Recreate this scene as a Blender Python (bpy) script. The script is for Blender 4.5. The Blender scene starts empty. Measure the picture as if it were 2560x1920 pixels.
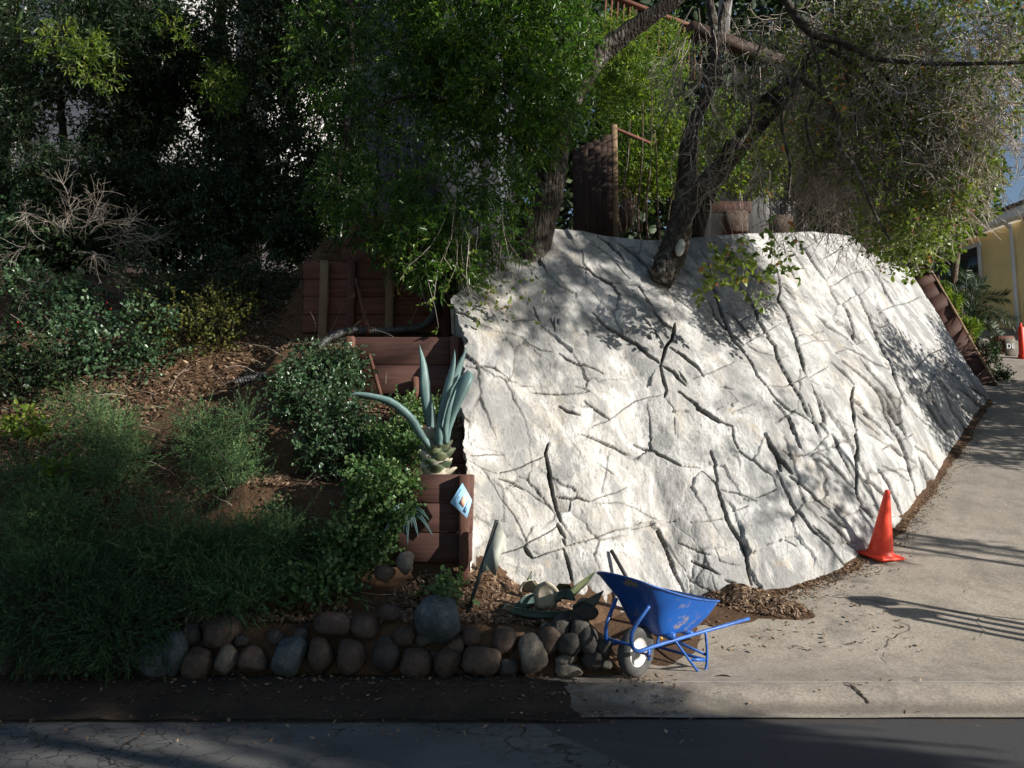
import bpy, math, random
import numpy as np
from mathutils import Vector, Matrix
S = bpy.context.scene
COL = S.collection
R = math.radians
rng = np.random.default_rng(7)
random.seed(7)

# ------------------------------------------------------------------ camera
F = 835.0; CZ = 1.53; PITCH = R(7.0)
cam = bpy.data.cameras.new('camera'); camo = bpy.data.objects.new('camera', cam); COL.objects.link(camo)
cam.sensor_width = 36; cam.lens = 36 * F / 1024; cam.clip_end = 2000; cam.clip_start = 0.05
camo.location = (0, 0, CZ); camo.rotation_euler = (R(90) + PITCH, 0, 0)
S.camera = camo
# ------------------------------------------------------------------ light
SUN_AZ = R(25); SUN_EL = R(21)
SUND = Vector((math.cos(SUN_EL) * math.cos(SUN_AZ), -math.cos(SUN_EL) * math.sin(SUN_AZ), math.sin(SUN_EL)))
w = bpy.data.worlds.new('World'); S.world = w; w.use_nodes = True
nt = w.node_tree; bg = nt.nodes['Background']
sky = nt.nodes.new('ShaderNodeTexSky'); sky.sky_type = 'NISHITA'; sky.sun_disc = False
sky.sun_elevation = SUN_EL; sky.sun_rotation = math.atan2(SUND.x, SUND.y); sky.air_density = 1.0; sky.dust_density = 0.3
nt.links.new(sky.outputs[0], bg.inputs[0]); bg.inputs[1].default_value = 0.064
sl = bpy.data.lights.new('sun', 'SUN'); sl.energy = 5.0; sl.angle = R(0.5); sl.color = (1, 0.955, 0.88)
slo = bpy.data.objects.new('sun', sl); COL.objects.link(slo)
slo.rotation_euler = SUND.to_track_quat('Z', 'Y').to_euler()
S.view_settings.view_transform = 'Standard'; S.view_settings.look = 'None'
S.view_settings.exposure = 0.68; S.view_settings.gamma = 1
S.render.engine = 'CYCLES'
S.cycles.max_bounces = 5; S.cycles.diffuse_bounces = 3; S.cycles.glossy_bounces = 2
S.cycles.transmission_bounces = 3; S.cycles.transparent_max_bounces = 4
S.cycles.use_denoising = True

# ------------------------------------------------------------------ helpers
cp, sp = math.cos(PITCH), math.sin(PITCH)
def P(px, py, Y):
    """point of the place seen at (px,py) of the 1024 px picture, Y metres in front of the camera"""
    dx = px - 512.0; u = 384.0 - py
    dy = F * cp - u * sp; dz = F * sp + u * cp
    t = Y / dy
    return np.array([dx * t, Y, CZ + dz * t])
def PX(p):
    p = np.asarray(p, float); x, y, z = p[..., 0], p[..., 1], p[..., 2] - CZ
    f = y * cp + z * sp; u = -y * sp + z * cp
    return 512 + F * x / f, 384 - F * u / f
def driveZ(y):
    y = np.asarray(y, float)
    r = np.where(y < 7.0, 0, np.where(y < 7.8, (y - 7.0) ** 2 * 0.35 / 1.6, 0.14 + 0.35 * (y - 7.8)))
    a = np.clip((y - 6.38) / 0.38, 0, 1)
    return r - 0.13 * (1 - a * a * (3 - 2 * a))
def onDrive(px, py):
    lo, hi = 5.5, 40.0
    for _ in range(50):
        m = (lo + hi) / 2
        if P(px, py, m)[2] > driveZ(m): lo = m
        else: hi = m
    return P(px, py, lo)
def tagp(o, label=None, cat=None, group=None, kind=None):
    if label: o['label'] = label
    if cat: o['category'] = cat
    if group: o['group'] = group
    if kind: o['kind'] = kind
    return o
def fast(name, V, faces, mat=None, parent=None, attrs=None, smooth=True, loc=None):
    """faces: list of int arrays (M,k). attrs: {name:(domain, array)}"""
    V = np.asarray(V, np.float32).reshape(-1, 3)
    me = bpy.data.meshes.new(name)
    if loc is not None: V = V - np.asarray(loc, np.float32)
    me.vertices.add(len(V)); me.vertices.foreach_set('co', V.ravel())
    faces = [np.asarray(f, np.int32) for f in faces if len(f)]
    L = sum(f.size for f in faces); M = sum(len(f) for f in faces)
    me.loops.add(L); me.polygons.add(M)
    me.loops.foreach_set('vertex_index', np.concatenate([f.ravel() for f in faces]))
    tot = np.concatenate([np.full(len(f), f.shape[1], np.int32) for f in faces])
    st = np.concatenate([[0], np.cumsum(tot)[:-1]]).astype(np.int32)
    me.polygons.foreach_set('loop_start', st)
    if smooth: me.polygons.foreach_set('use_smooth', np.ones(M, bool))
    me.update(calc_edges=True)
    if attrs:
        for k, (dom, a) in attrs.items():
            at = me.attributes.new(k, 'FLOAT', dom); at.data.foreach_set('value', np.asarray(a, np.float32).ravel())
    if mat: me.materials.append(mat)
    o = bpy.data.objects.new(name, me); COL.objects.link(o)
    if loc is not None: o.location = tuple(float(c) for c in loc)
    if parent:
        o.parent = parent
        if loc is None: o.matrix_parent_inverse = Matrix.Translation(parent.location).inverted() if parent.rotation_euler.z == 0 else Matrix.Identity(4)
    return o
def empty(name, loc=(0, 0, 0), rz=0, **k):
    o = bpy.data.objects.new(name, None); COL.objects.link(o); o.empty_display_size = .1
    o.location = tuple(float(c) for c in loc); o.rotation_euler = (0, 0, rz); return tagp(o, **k)
class MB:
    def __init__(s): s.v = []; s.f = {}; s.n = 0
    def add(s, V, Fs):
        V = np.asarray(V, float).reshape(-1, 3); s.v.append(V)
        for f in Fs: s.f.setdefault(len(f), []).append([i + s.n for i in f])
        s.n += len(V); return s
    def build(s, name, mat, parent=None, smooth=False, local=False, **k):
        faces = [np.array(x) for x in s.f.values()]
        o = fast(name, np.concatenate(s.v), faces, mat, None, smooth=smooth)
        if parent:
            o.parent = parent
            if not local: o.matrix_parent_inverse = (Matrix.Translation(parent.location) @ Matrix.Rotation(parent.rotation_euler.z, 4, 'Z')).inverted()
        return tagp(o, **k)
def vn(a): a = np.asarray(a, float); return a / (np.linalg.norm(a) + 1e-12)
def box(mb, c, size, rot=None, bev=0.0):
    """axis box, optional 3x3 rot; bevelled by chamfering the 4 long edges"""
    hx, hy, hz = [s / 2 for s in size]; b = min(bev, hx * .9, hy * .9, hz * .9)
    if b <= 0:
        V = [(x, y, z) for x in (-hx, hx) for y in (-hy, hy) for z in (-hz, hz)]
        Fs = [(0, 1, 3, 2), (4, 6, 7, 5), (0, 4, 5, 1), (2, 3, 7, 6), (0, 2, 6, 4), (1, 5, 7, 3)]
    else:
        rings = []
        for z, ins in ((-hz, b), (-hz + b, 0), (hz - b, 0), (hz, b)):
            a, d = hx - ins, hy - ins; q = b if ins == 0 else b * .6
            rings.append([(-a + q, -d, z), (a - q, -d, z), (a, -d + q, z), (a, d - q, z), (a - q, d, z), (-a + q, d, z), (-a, d - q, z), (-a, -d + q, z)])
        V = [p for r in rings for p in r]; Fs = [tuple(range(7, -1, -1)), tuple(range(24, 32))]
        for k in range(3):
            for i in range(8):
                j = (i + 1) % 8; Fs.append((k * 8 + i, k * 8 + j, k * 8 + 8 + j, k * 8 + 8 + i))
    V = np.array(V)
    if rot is not None: V = V @ np.asarray(rot).T
    return mb.add(V + np.asarray(c, float), Fs)
def frame(d, up=(0, 0, 1)):
    d = vn(d); u = np.asarray(up, float)
    if abs(d @ u) > .95: u = np.array([1., 0, 0])
    s = vn(np.cross(u, d)); return s, np.cross(d, s), d
def beam(mb, a, b, wx, wy, up=(0, 0, 1), bev=0.0):
    a = np.asarray(a, float); b = np.asarray(b, float); s, u, d = frame(b - a, up)
    return box(mb, (a + b) / 2, (wx, wy, np.linalg.norm(b - a)), np.array([s, u, d]).T, bev)
def catmull(pts, n):
    p = np.asarray(pts, float); p = np.vstack([2 * p[0] - p[1], p, 2 * p[-1] - p[-2]]); out = []
    for i in range(1, len(p) - 2):
        for t in np.linspace(0, 1, n, endpoint=False):
            out.append(.5 * ((2 * p[i]) + (-p[i - 1] + p[i + 1]) * t + (2 * p[i - 1] - 5 * p[i] + 4 * p[i + 1] - p[i + 2]) * t * t + (-p[i - 1] + 3 * p[i] - 3 * p[i + 1] + p[i + 2]) * t ** 3))
    out.append(p[-2]); return np.array(out)
def tube(mb, pts, r, n=8, bump=0.0, seed=0, caps=True):
    p = np.asarray(pts, float); m = len(p); r = np.broadcast_to(np.asarray(r, float), (m,))
    rg = np.random.default_rng(seed); V = []; T = np.gradient(p, axis=0)
    s, u, _ = frame(T[0]); lob = rg.normal(0, 1, (4,)); ph = rg.uniform(0, 6.28, (4,))
    for i in range(m):
        d = vn(T[i]); s = vn(s - d * (s @ d)); u = np.cross(d, s)
        for k in range(n):
            a = 2 * math.pi * k / n
            rr = r[i] * (1 + bump * (lob[0] * math.sin(2 * a + ph[0] + i * .15) * .5 + lob[1] * math.sin(3 * a + ph[1] - i * .1) * .4 + rg.normal() * .35))
            V.append(p[i] + rr * (math.cos(a) * s + math.sin(a) * u))
    Fs = [(i * n + k, i * n + (k + 1) % n, (i + 1) * n + (k + 1) % n, (i + 1) * n + k) for i in range(m - 1) for k in range(n)]
    if caps: Fs += [tuple(range(n - 1, -1, -1)), tuple((m - 1) * n + k for k in range(n))]
    return mb.add(V, Fs)
def lathe(mb, prof, n=32, c=(0, 0, 0), axis='z'):
    V = []; c = np.asarray(c, float)
    for r, z in prof:
        for k in range(n):
            a = 2 * math.pi * k / n
            V.append((r * math.cos(a), r * math.sin(a), z) if axis == 'z' else (r * math.cos(a), z, r * math.sin(a)))
    m = len(prof)
    Fs = [(i * n + k, i * n + (k + 1) % n, (i + 1) * n + (k + 1) % n, (i + 1) * n + k) for i in range(m - 1) for k in range(n)]
    if axis != 'z': Fs = [f[::-1] for f in Fs]
    return mb.add(np.array(V) + c, Fs)
# numpy value noise
_H = np.random.default_rng(3).random((64, 64, 64)).astype(np.float32)
def vnoise(p):
    p = np.asarray(p, np.float32); i = np.floor(p).astype(int); f = p - i; f = f * f * (3 - 2 * f); i &= 63; j = (i + 1) & 63
    x0, y0, z0 = i[..., 0], i[..., 1], i[..., 2]; x1, y1, z1 = j[..., 0], j[..., 1], j[..., 2]
    fx, fy, fz = f[..., 0], f[..., 1], f[..., 2]
    a = _H[x0, y0, z0] * (1 - fx) + _H[x1, y0, z0] * fx; b = _H[x0, y1, z0] * (1 - fx) + _H[x1, y1, z0] * fx
    c = _H[x0, y0, z1] * (1 - fx) + _H[x1, y0, z1] * fx; d = _H[x0, y1, z1] * (1 - fx) + _H[x1, y1, z1] * fx
    return ((a * (1 - fy) + b * fy) * (1 - fz) + (c * (1 - fy) + d * fy) * fz) * 2 - 1
def fbm(p, oct=4, lac=2.03, g=.5):
    p = np.asarray(p, np.float32); s = 0; a = 1.
    for k in range(oct): s = s + a * vnoise(p * lac ** k + 17.3 * k); a *= g
    return s

# ------------------------------------------------------------------ materials
class NT:
    def __init__(s, name):
        s.m = bpy.data.materials.new(name); s.m.use_nodes = True; s.t = s.m.node_tree; s.b = s.t.nodes['Principled BSDF']
        s.tc = s.n('ShaderNodeTexCoord')
    def n(s, t, **k):
        x = s.t.nodes.new(t)
        for a, v in k.items(): setattr(x, a, v)
        return x
    def l(s, a, b): s.t.links.new(a, b)
    def val(s, inp, v):
        if hasattr(v, 'bl_idname') or isinstance(v, bpy.types.NodeSocket): s.l(v, inp)
        else: inp.default_value = v
    def mapp(s, scale=(1, 1, 1), rot=(0, 0, 0), src=None, loc=(0, 0, 0)):
        m = s.n('ShaderNodeMapping'); m.inputs['Scale'].default_value = scale; m.inputs['Rotation'].default_value = rot; m.inputs['Location'].default_value = loc
        s.l(src or s.tc.outputs['Object'], m.inputs[0]); return m.outputs[0]
    def noise(s, scale, det=4, rough=.55, vec=None, dist=0):
        x = s.n('ShaderNodeTexNoise'); x.inputs['Scale'].default_value = scale; x.inputs['Detail'].default_value = det
        x.inputs['Roughness'].default_value = rough; x.inputs['Distortion'].default_value = dist
        s.l(vec or s.tc.outputs['Object'], x.inputs['Vector']); return x.outputs[0]
    def voro(s, scale, vec=None, feat='F1', out=0, rnd=1):
        x = s.n('ShaderNodeTexVoronoi', feature=feat); x.inputs['Scale'].default_value = scale; x.inputs['Randomness'].default_value = rnd
        s.l(vec or s.tc.outputs['Object'], x.inputs['Vector']); return x.outputs[out]
    def ramp(s, fac, stops):
        x = s.n('ShaderNodeValToRGB'); e = x.color_ramp.elements
        while len(e) < len(stops): e.new(.5)
        for i, (p, c) in enumerate(stops): e[i].position = p; e[i].color = (*c, 1) if len(c) == 3 else c
        s.l(fac, x.inputs[0]); return x.outputs[0]
    def rf(s, fac, a, b, lo=0., hi=1.):
        x = s.n('ShaderNodeMapRange'); x.inputs[1].default_value = a; x.inputs[2].default_value = b; x.inputs[3].default_value = lo; x.inputs[4].default_value = hi
        s.l(fac, x.inputs[0]); return x.outputs[0]
    def mix(s, fac, a, b, bt='MIX'):
        x = s.n('ShaderNodeMix', data_type='RGBA', blend_type=bt)
        s.val(x.inputs[0], fac)
        for i, v in ((6, a), (7, b)):
            if isinstance(v, (tuple, list)): x.inputs[i].default_value = (*v, 1)[:4]
            else: s.l(v, x.inputs[i])
        return x.outputs[2]
    def math(s, op, a, b=0.):
        x = s.n('ShaderNodeMath', operation=op); s.val(x.inputs[0], a); s.val(x.inputs[1], b); return x.outputs[0]
    def attr(s, name): x = s.n('ShaderNodeAttribute', attribute_name=name); return x.outputs['Fac']
    def bump(s, h, strength=.5, dist=.01, prev=None):
        x = s.n('ShaderNodeBump'); x.inputs['Strength'].default_value = strength; x.inputs['Distance'].default_value = dist
        s.l(h, x.inputs['Height'])
        if prev: s.l(prev, x.inputs['Normal'])
        return x.outputs[0]
    def out(s, col, rough=.8, nor=None, metal=0, spec=.5):
        s.val(s.b.inputs['Base Color'], (*col, 1) if isinstance(col, (tuple, list)) else col)
        s.val(s.b.inputs['Roughness'], rough); s.b.inputs['Metallic'].default_value = metal
        s.b.inputs['Specular IOR Level'].default_value = spec
        if nor: s.l(nor, s.b.inputs['Normal'])
        return s.m
def leafmat(name, stops, rough=.45, trans=.35, spec=.5):
    t = NT(name); c = t.ramp(t.attr('tint'), stops)
    t.out(c, rough, spec=spec)
    tr = t.n('ShaderNodeBsdfTranslucent'); mx = t.n('ShaderNodeMixShader')
    t.l(t.mix(1, c, (1.25, 1.35, .6), 'MULTIPLY'), tr.inputs[0]); mx.inputs[0].default_value = trans
    t.l(t.b.outputs[0], mx.inputs[1]); t.l(tr.outputs[0], mx.inputs[2])
    t.l(mx.outputs[0], t.t.nodes['Material Output'].inputs[0]); return t.m
def simple(name, col, rough=.6, metal=0, var=.25, scale=6, bump=.2, bscale=60, spec=.5):
    t = NT(name); n = t.noise(scale, 5)
    c = t.mix(t.rf(n, .3, .7), tuple(x * (1 - var) for x in col), tuple(min(1, x * (1 + var)) for x in col))
    return t.out(c, rough, t.bump(t.noise(bscale, 4), bump, .004), metal, spec)
M = {}
# rock
t = NT('rock_wall_concrete')
st = t.mapp((5, 5, 1.6), (0, R(-28), 0))
n1 = t.noise(.9, 5, .6); n2 = t.noise(3.2, 6, .65, st, .6); n3 = t.noise(38, 4, .7); n4 = t.noise(9, 5, .7, t.mapp((3, 3, .8), (0, R(-32), 0)), 1.0)
sx = t.n('ShaderNodeSeparateXYZ'); t.l(t.tc.outputs['Object'], sx.inputs[0])
warm = t.math('ADD', t.rf(sx.outputs[0], -1.0, 2.6, .85, .15), t.math('SUBTRACT', n1, .5))
c = t.mix(warm, (.40, .40, .395), (.42, .375, .30))
c = t.mix(t.rf(n2, .42, .62), c, t.mix(.6, c, (.54, .53, .51)))
n6 = t.noise(1.1, 6, .68, t.mapp((1.6, 1.6, .5), (0, R(-20), 0), loc=(8, 2, 1)), .5); c = t.mix(t.rf(n6, .53, .66, 0, .55), c, (.36, .29, .205))
c = t.mix(t.rf(n1, .46, .56, 0, .6), c, (.31, .30, .29))
n5 = t.noise(2.6, 5, .62, t.mapp((1, 1, .6), (0, R(-25), 0), loc=(3, 1, 7)), .8); c = t.mix(t.rf(n5, .49, .56, 0, .75), c, (.235, .235, .23)); c = t.mix(t.rf(n5, .46, .36, 0, .7), c, (.60, .59, .57))
c = t.mix(t.rf(n4, .55, .64, 0, .8), c, (.20, .19, .175))
c = t.mix(t.rf(t.noise(2.3, 3), .66, .74, 0, .35), c, (.45, .33, .18))
c = t.mix(t.rf(n3, .57, .7, 0, .6), c, (.17, .16, .15))
c = t.mix(t.math('MULTIPLY', t.attr('crk'), t.rf(t.noise(25, 3), .2, .6, .7, 1.)), c, (.05, .042, .032))
M['rock'] = t.out(c, .92, t.bump(n3, .6, .012, t.bump(n4, .5, .018, t.bump(n2, .3, .03))), spec=.2)
# driveway concrete
t = NT('driveway_concrete')
n1 = t.noise(.7, 5); n2 = t.noise(3.5, 6, .7); n3 = t.noise(40, 5, .9)
c = t.mix(t.rf(n1, .35, .65), (.33, .285, .225), (.42, .365, .30))
c = t.mix(t.rf(n2, .46, .62, 0, .6), c, (.22, .19, .155)); c = t.mix(t.rf(t.noise(.9, 5, .7), .56, .66, 0, .45), c, (.15, .135, .12))
c = t.mix(t.rf(n3, .45, .72, 0, .8), c, (.09, .08, .07)); c = t.mix(t.rf(n3, .25, .44, .8, 0), c, (.6, .55, .48))
sx = t.n('ShaderNodeSeparateXYZ'); t.l(t.tc.outputs['Object'], sx.inputs[0])
c = t.mix(t.rf(sx.outputs[1], 8.6, 12.5, 0, .6), c, t.mix(.5, c, (.1, .098, .1)))  # tree shade over the upper driveway, put into the concrete colour
c = t.mix(t.math('MULTIPLY', t.rf(sx.outputs[0], 2.2, .4, 0, .6), t.rf(n2, .3, .6)), c, (.16, .115, .075))
hy = t.math('ABSOLUTE', t.math('SUBTRACT', t.math('ADD', sx.outputs[1], t.math('MULTIPLY', t.noise(2.2, 4), .06)), 6.84 + .03))
c = t.mix(t.rf(hy, .005, .013, .75, 0), c, (.5, .46, .4))
c = t.mix(t.rf(t.math('ABSOLUTE', t.math('SUBTRACT', sx.outputs[1], 6.46)), .03, .11, .55, 0), c, (.08, .065, .05))
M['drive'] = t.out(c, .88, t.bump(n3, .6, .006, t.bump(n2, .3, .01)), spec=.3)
# road asphalt
t = NT('road_asphalt')
nz = t.n('ShaderNodeTexNoise'); nz.inputs['Scale'].default_value = 2.6; nz.inputs['Detail'].default_value = 6; t.l(t.tc.outputs['Object'], nz.inputs['Vector']); wv = t.mix(.45, t.tc.outputs['Object'], nz.outputs[1], 'ADD')
n2 = t.noise(90, 3, .8); n1 = t.noise(1.3, 5)
sx = t.n('ShaderNodeSeparateXYZ'); t.l(t.tc.outputs['Object'], sx.inputs[0])
edge = t.math('ADD', t.math('MULTIPLY', t.math('SUBTRACT', sx.outputs[1], 6.4), .55), t.math('ADD', sx.outputs[0], t.math('MULTIPLY', n1, .15)))
old = t.rf(edge, .16, .13)
e1 = t.voro(1.1, wv, 'DISTANCE_TO_EDGE'); e2 = t.voro(6.5, wv, 'DISTANCE_TO_EDGE')
msk = t.rf(t.noise(.55, 2), .42, .56)
c_old = t.mix(t.rf(n1, .3, .7), (.085, .085, .085), (.155, .15, .142)); c_old = t.mix(t.rf(n2, .5, .75, 0, .7), c_old, (.03, .03, .03)); c_old = t.mix(t.rf(n2, .2, .4, .6, 0), c_old, (.28, .27, .26))
crk = t.math('MAXIMUM', t.math('MULTIPLY', t.rf(e1, .003, .012, 1, 0), t.rf(t.noise(.8, 3), .42, .52)), t.math('MULTIPLY', t.rf(e2, .01, .045, 1, 0), msk))
c_old = t.mix(crk, c_old, (.012, .011, .01))
c_new = t.mix(t.rf(n2, .35, .7), (.04, .04, .042), (.075, .075, .078))
c = t.mix(old, c_new, c_old)
c = t.mix(t.math('MULTIPLY', t.rf(sx.outputs[1], 6.12, 6.38), t.rf(t.noise(4, 4), .35, .6)), c, (.075, .055, .04))
M['road'] = t.out(c, .85, t.bump(n2, .6, .006, t.bump(t.math('MULTIPLY', crk, old), -.8, .02)), spec=.3)
# dirt
def dirt(name, a, b, cc, sc=1.):
    t = NT(name); n1 = t.noise(1.4 * sc, 6, .6); n2 = t.noise(22 * sc, 5, .75); n3 = t.noise(95 * sc, 3, .8)
    c = t.mix(t.rf(n1, .35, .65), a, b); c = t.mix(t.rf(n2, .5, .75, 0, .8), c, cc); c = t.mix(t.rf(n3, .62, .8, 0, .5), c, (.28, .22, .16))
    return t.out(c, .95, t.bump(n3, .7, .008, t.bump(n2, .9, .03)), spec=.15)
M['dirt'] = dirt('hillside_soil', (.07, .042, .026), (.16, .095, .055), (.03, .02, .014))
M['soil_dark'] = dirt('verge_soil', (.045, .034, .026), (.085, .06, .042), (.02, .016, .012))
M['mulch'] = dirt('red_mulch', (.20, .075, .035), (.28, .12, .06), (.07, .03, .02))
# wood
def wood(name, a, b, rough=.75, ax=2):
    t = NT(name); s = [22., 22., 22.]; s[ax] = 1.2
    g = t.noise(1, 5, .6, t.mapp(tuple(s)), .8); n = t.noise(1.7, 4)
    oi = t.n('ShaderNodeObjectInfo')
    c = t.mix(t.rf(g, .3, .7), a, b); c = t.mix(t.rf(n, .45, .75, 0, .5), c, tuple(x * .45 for x in a))
    c = t.mix(t.rf(oi.outputs['Random'], 0, 1, 0, .35), c, tuple(x * .55 for x in a))
    return t.out(c, rough, t.bump(g, .5, .006), spec=.3)
M['redwood'] = wood('red_stained_board', (.11, .040, .028), (.23, .095, .065), ax=0)
M['redpost'] = wood('red_stained_post', (.085, .036, .026), (.17, .08, .055), ax=2)
M['darkred'] = wood('dark_red_brown_board', (.055, .024, .017), (.11, .05, .036), ax=2)
M['darkredh'] = wood('brown_stained_board', (.07, .032, .025), (.15, .075, .058), ax=0)  # darker copy of the red boards; shade put into the colour
M['tanpost'] = wood('weathered_post', (.20, .13, .075), (.33, .22, .13), ax=2)
M['darkwood'] = wood('dark_fence_board', (.035, .022, .016), (.085, .05, .033), ax=2)
M['greywood'] = wood('grey_fence_board', (.17, .165, .17), (.28, .27, .27), ax=2)
M['bark'] = None
def bark(name, a, b, lich):
    t = NT(name); mp = t.mapp((1, 1, .22)); n1 = t.noise(26, 6, .7, mp, .5); v = t.voro(34, mp); n2 = t.noise(2.3, 4); n3 = t.noise(14, 4, .6)
    c = t.mix(t.rf(n1, .35, .65), a, b); c = t.mix(t.rf(v, 0, .35, .8, 0), c, tuple(x * .3 for x in a))
    c = t.mix(t.math('MULTIPLY', t.rf(n2, .45, .6), t.rf(n3, .48, .6)), c, lich)
    return t.out(c, .9, t.bump(v, .9, .03, t.bump(n1, .9, .03)), spec=.2)
M['bark'] = bark('oak_bark', (.034, .027, .021), (.085, .068, .055), (.2, .19, .165))
M['bark2'] = bark('thin_bark', (.07, .05, .035), (.16, .115, .08), (.22, .2, .16))
t = NT('green_twig'); M['dtwig'] = t.out(t.ramp(t.attr('tint'), [(0, (.03, .025, .015)), (1, (.10, .08, .05))]), .8)
t = NT('dry_twig'); oi = t.attr('tint'); M['twig'] = t.out(t.ramp(oi, [(0, (.12, .095, .075)), (.5, (.34, .285, .23)), (1, (.68, .60, .52))]), .8)
M['l_bay'] = leafmat('bay_leaf', [(0, (.022, .06, .012)), (.45, (.06, .14, .02)), (.85, (.13, .24, .032)), (1, (.28, .34, .06))], .3, .42)
M['l_dark'] = leafmat('dark_leaf', [(0, (.012, .028, .012)), (.6, (.025, .055, .018)), (1, (.06, .1, .03))], .45, .25)
M['l_oak'] = leafmat('oak_leaf', [(0, (.06, .105, .018)), (.5, (.15, .21, .035)), (.93, (.27, .31, .06)), (.97, (.35, .12, .05)), (1, (.4, .16, .08))], .4, .4)
M['l_lime'] = leafmat('lime_leaf', [(0, (.045, .10, .014)), (.5, (.12, .2, .024)), (1, (.30, .35, .05))], .45, .5)
M['l_jun'] = leafmat('juniper_needle', [(0, (.010, .035, .015)), (.5, (.08, .20, .065)), (.85, (.2, .34, .13)), (1, (.3, .34, .12))], .7, .2)
M['l_jade'] = leafmat('succulent_leaf', [(0, (.04, .10, .03)), (.5, (.10, .19, .06)), (1, (.24, .33, .13))], .38, .3)
M['l_cot'] = leafmat('shrub_leaf', [(0, (.025, .06, .028)), (.5, (.06, .12, .055)), (1, (.13, .21, .11))], .3, .22)
M['l_moss'] = leafmat('groundcover_leaf', [(0, (.05, .07, .01)), (.5, (.12, .13, .02)), (1, (.2, .19, .03))], .6, .3)
M['l_dry'] = leafmat('dead_leaf', [(0, (.05, .028, .018)), (.45, (.19, .11, .062)), (.8, (.36, .25, .155)), (1, (.55, .42, .28))], .6, .15)
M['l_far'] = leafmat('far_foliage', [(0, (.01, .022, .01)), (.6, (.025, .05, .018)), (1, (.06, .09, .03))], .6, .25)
M['agave'] = None
t = NT('agave_leaf_skin'); n = t.noise(4, 4); n2 = t.noise(30, 3, .6, t.mapp((1, 1, .1)))
c = t.mix(t.rf(n, .3, .7), (.085, .155, .15), (.15, .24, .225)); c = t.mix(t.rf(n2, .45, .8, 0, .5), c, (.22, .30, .28))
M['agave'] = t.out(c, .5, t.bump(n2, .3, .004))
t = NT('agave_stub_skin'); c = t.mix(t.rf(t.noise(9, 4), .4, .6), (.06, .085, .045), (.17, .19, .10)); M['stub'] = t.out(c, .6, t.bump(t.noise(40), .4, .004))
M['agave_dry'] = simple('agave_dry_leaf', (.42, .37, .28), .6, var=.35, scale=9)
M['cone'] = simple('orange_cone_plastic', (.88, .058, .02), .5, var=.22, scale=11, bump=.08, bscale=18)
M['white'] = simple('white_paint', (.72, .73, .76), .5, var=.06)
M['stucco'] = simple('yellow_stucco', (.86, .64, .30), .9, var=.08, scale=1.5, bump=.6, bscale=140)
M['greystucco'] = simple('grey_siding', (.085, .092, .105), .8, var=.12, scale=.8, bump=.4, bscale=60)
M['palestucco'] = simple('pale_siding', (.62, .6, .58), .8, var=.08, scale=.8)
M['glass'] = simple('dark_window_glass', (.02, .025, .03), .08, var=.1, spec=.8, bump=.02)
M['roof'] = simple('roof_shingle', (.12, .1, .09), .9, var=.3, scale=20, bump=.6)
M['pipe'] = simple('black_corrugated_plastic', (.055, .052, .05), .55, var=.5, scale=9)
M['rust'] = simple('rusty_rod', (.12, .05, .03), .8, var=.4, scale=12)
M['iron'] = simple('dark_painted_stake', (.03, .035, .03), .6, var=.4, scale=12)
M['plate'] = simple('weathered_grey_plate', (.36, .37, .31), .6, var=.3, scale=7)
t = NT('blue_wheelbarrow_paint'); n1 = t.noise(7, 6, .7); n2 = t.noise(2.1, 4, .6); n3 = t.noise(40, 5, .7)
c = t.mix(t.rf(n2, .3, .7), (.004, .085, .38), (.006, .115, .47))
sc = t.math('MULTIPLY', t.rf(n1, .52, .6), t.rf(n2, .42, .55)); c = t.mix(sc, c, (.32, .25, .19)); c = t.mix(t.rf(n3, .68, .8, 0, .6), c, (.03, .045, .12))
M['blue'] = t.out(c, t.rf(n1, .3, .7, .3, .6), t.bump(n2, .15, .01), 0)
M['bluetube'] = simple('blue_tube_paint', (.022, .10, .36), .4, var=.35, scale=14, bump=.1)
t = NT('tray_inside'); c = t.mix(t.rf(t.noise(6, 6), .4, .6), (.18, .19, .22), (.40, .39, .37)); M['trayin'] = t.out(c, .6)
M['tyre'] = simple('tyre_rubber', (.06, .058, .055), .8, var=.4, scale=12, bump=.4)
M['rim'] = simple('white_rim_paint', (.50, .48, .46), .5, var=.2, scale=9)
M['yellow'] = simple('yellow_fibreglass', (.55, .33, .07), .5, var=.15)
M['grip'] = simple('dark_grip', (.035, .03, .03), .6)
M['pale_wood'] = simple('pale_wood_handle', (.42, .25, .15), .6, var=.2)
M['signblue'] = None
t = NT('blue_card_print'); sx = t.n('ShaderNodeSeparateXYZ'); t.l(t.tc.outputs['Object'], sx.inputs[0])
c = t.ramp(t.rf(sx.outputs[2], -.14, .14), [(0, (.25, .5, .8)), (.5, (.55, .75, .88)), (1, (.35, .62, .85))]); M['signblue'] = t.out(c, .5)
M['signorange'] = simple('peach_print', (.75, .42, .3), .5); M['signtext'] = simple('grey_print', (.1, .2, .3), .5)
M['chip'] = simple('stone_chip', (.3, .27, .22), .9, var=.4)
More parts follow.
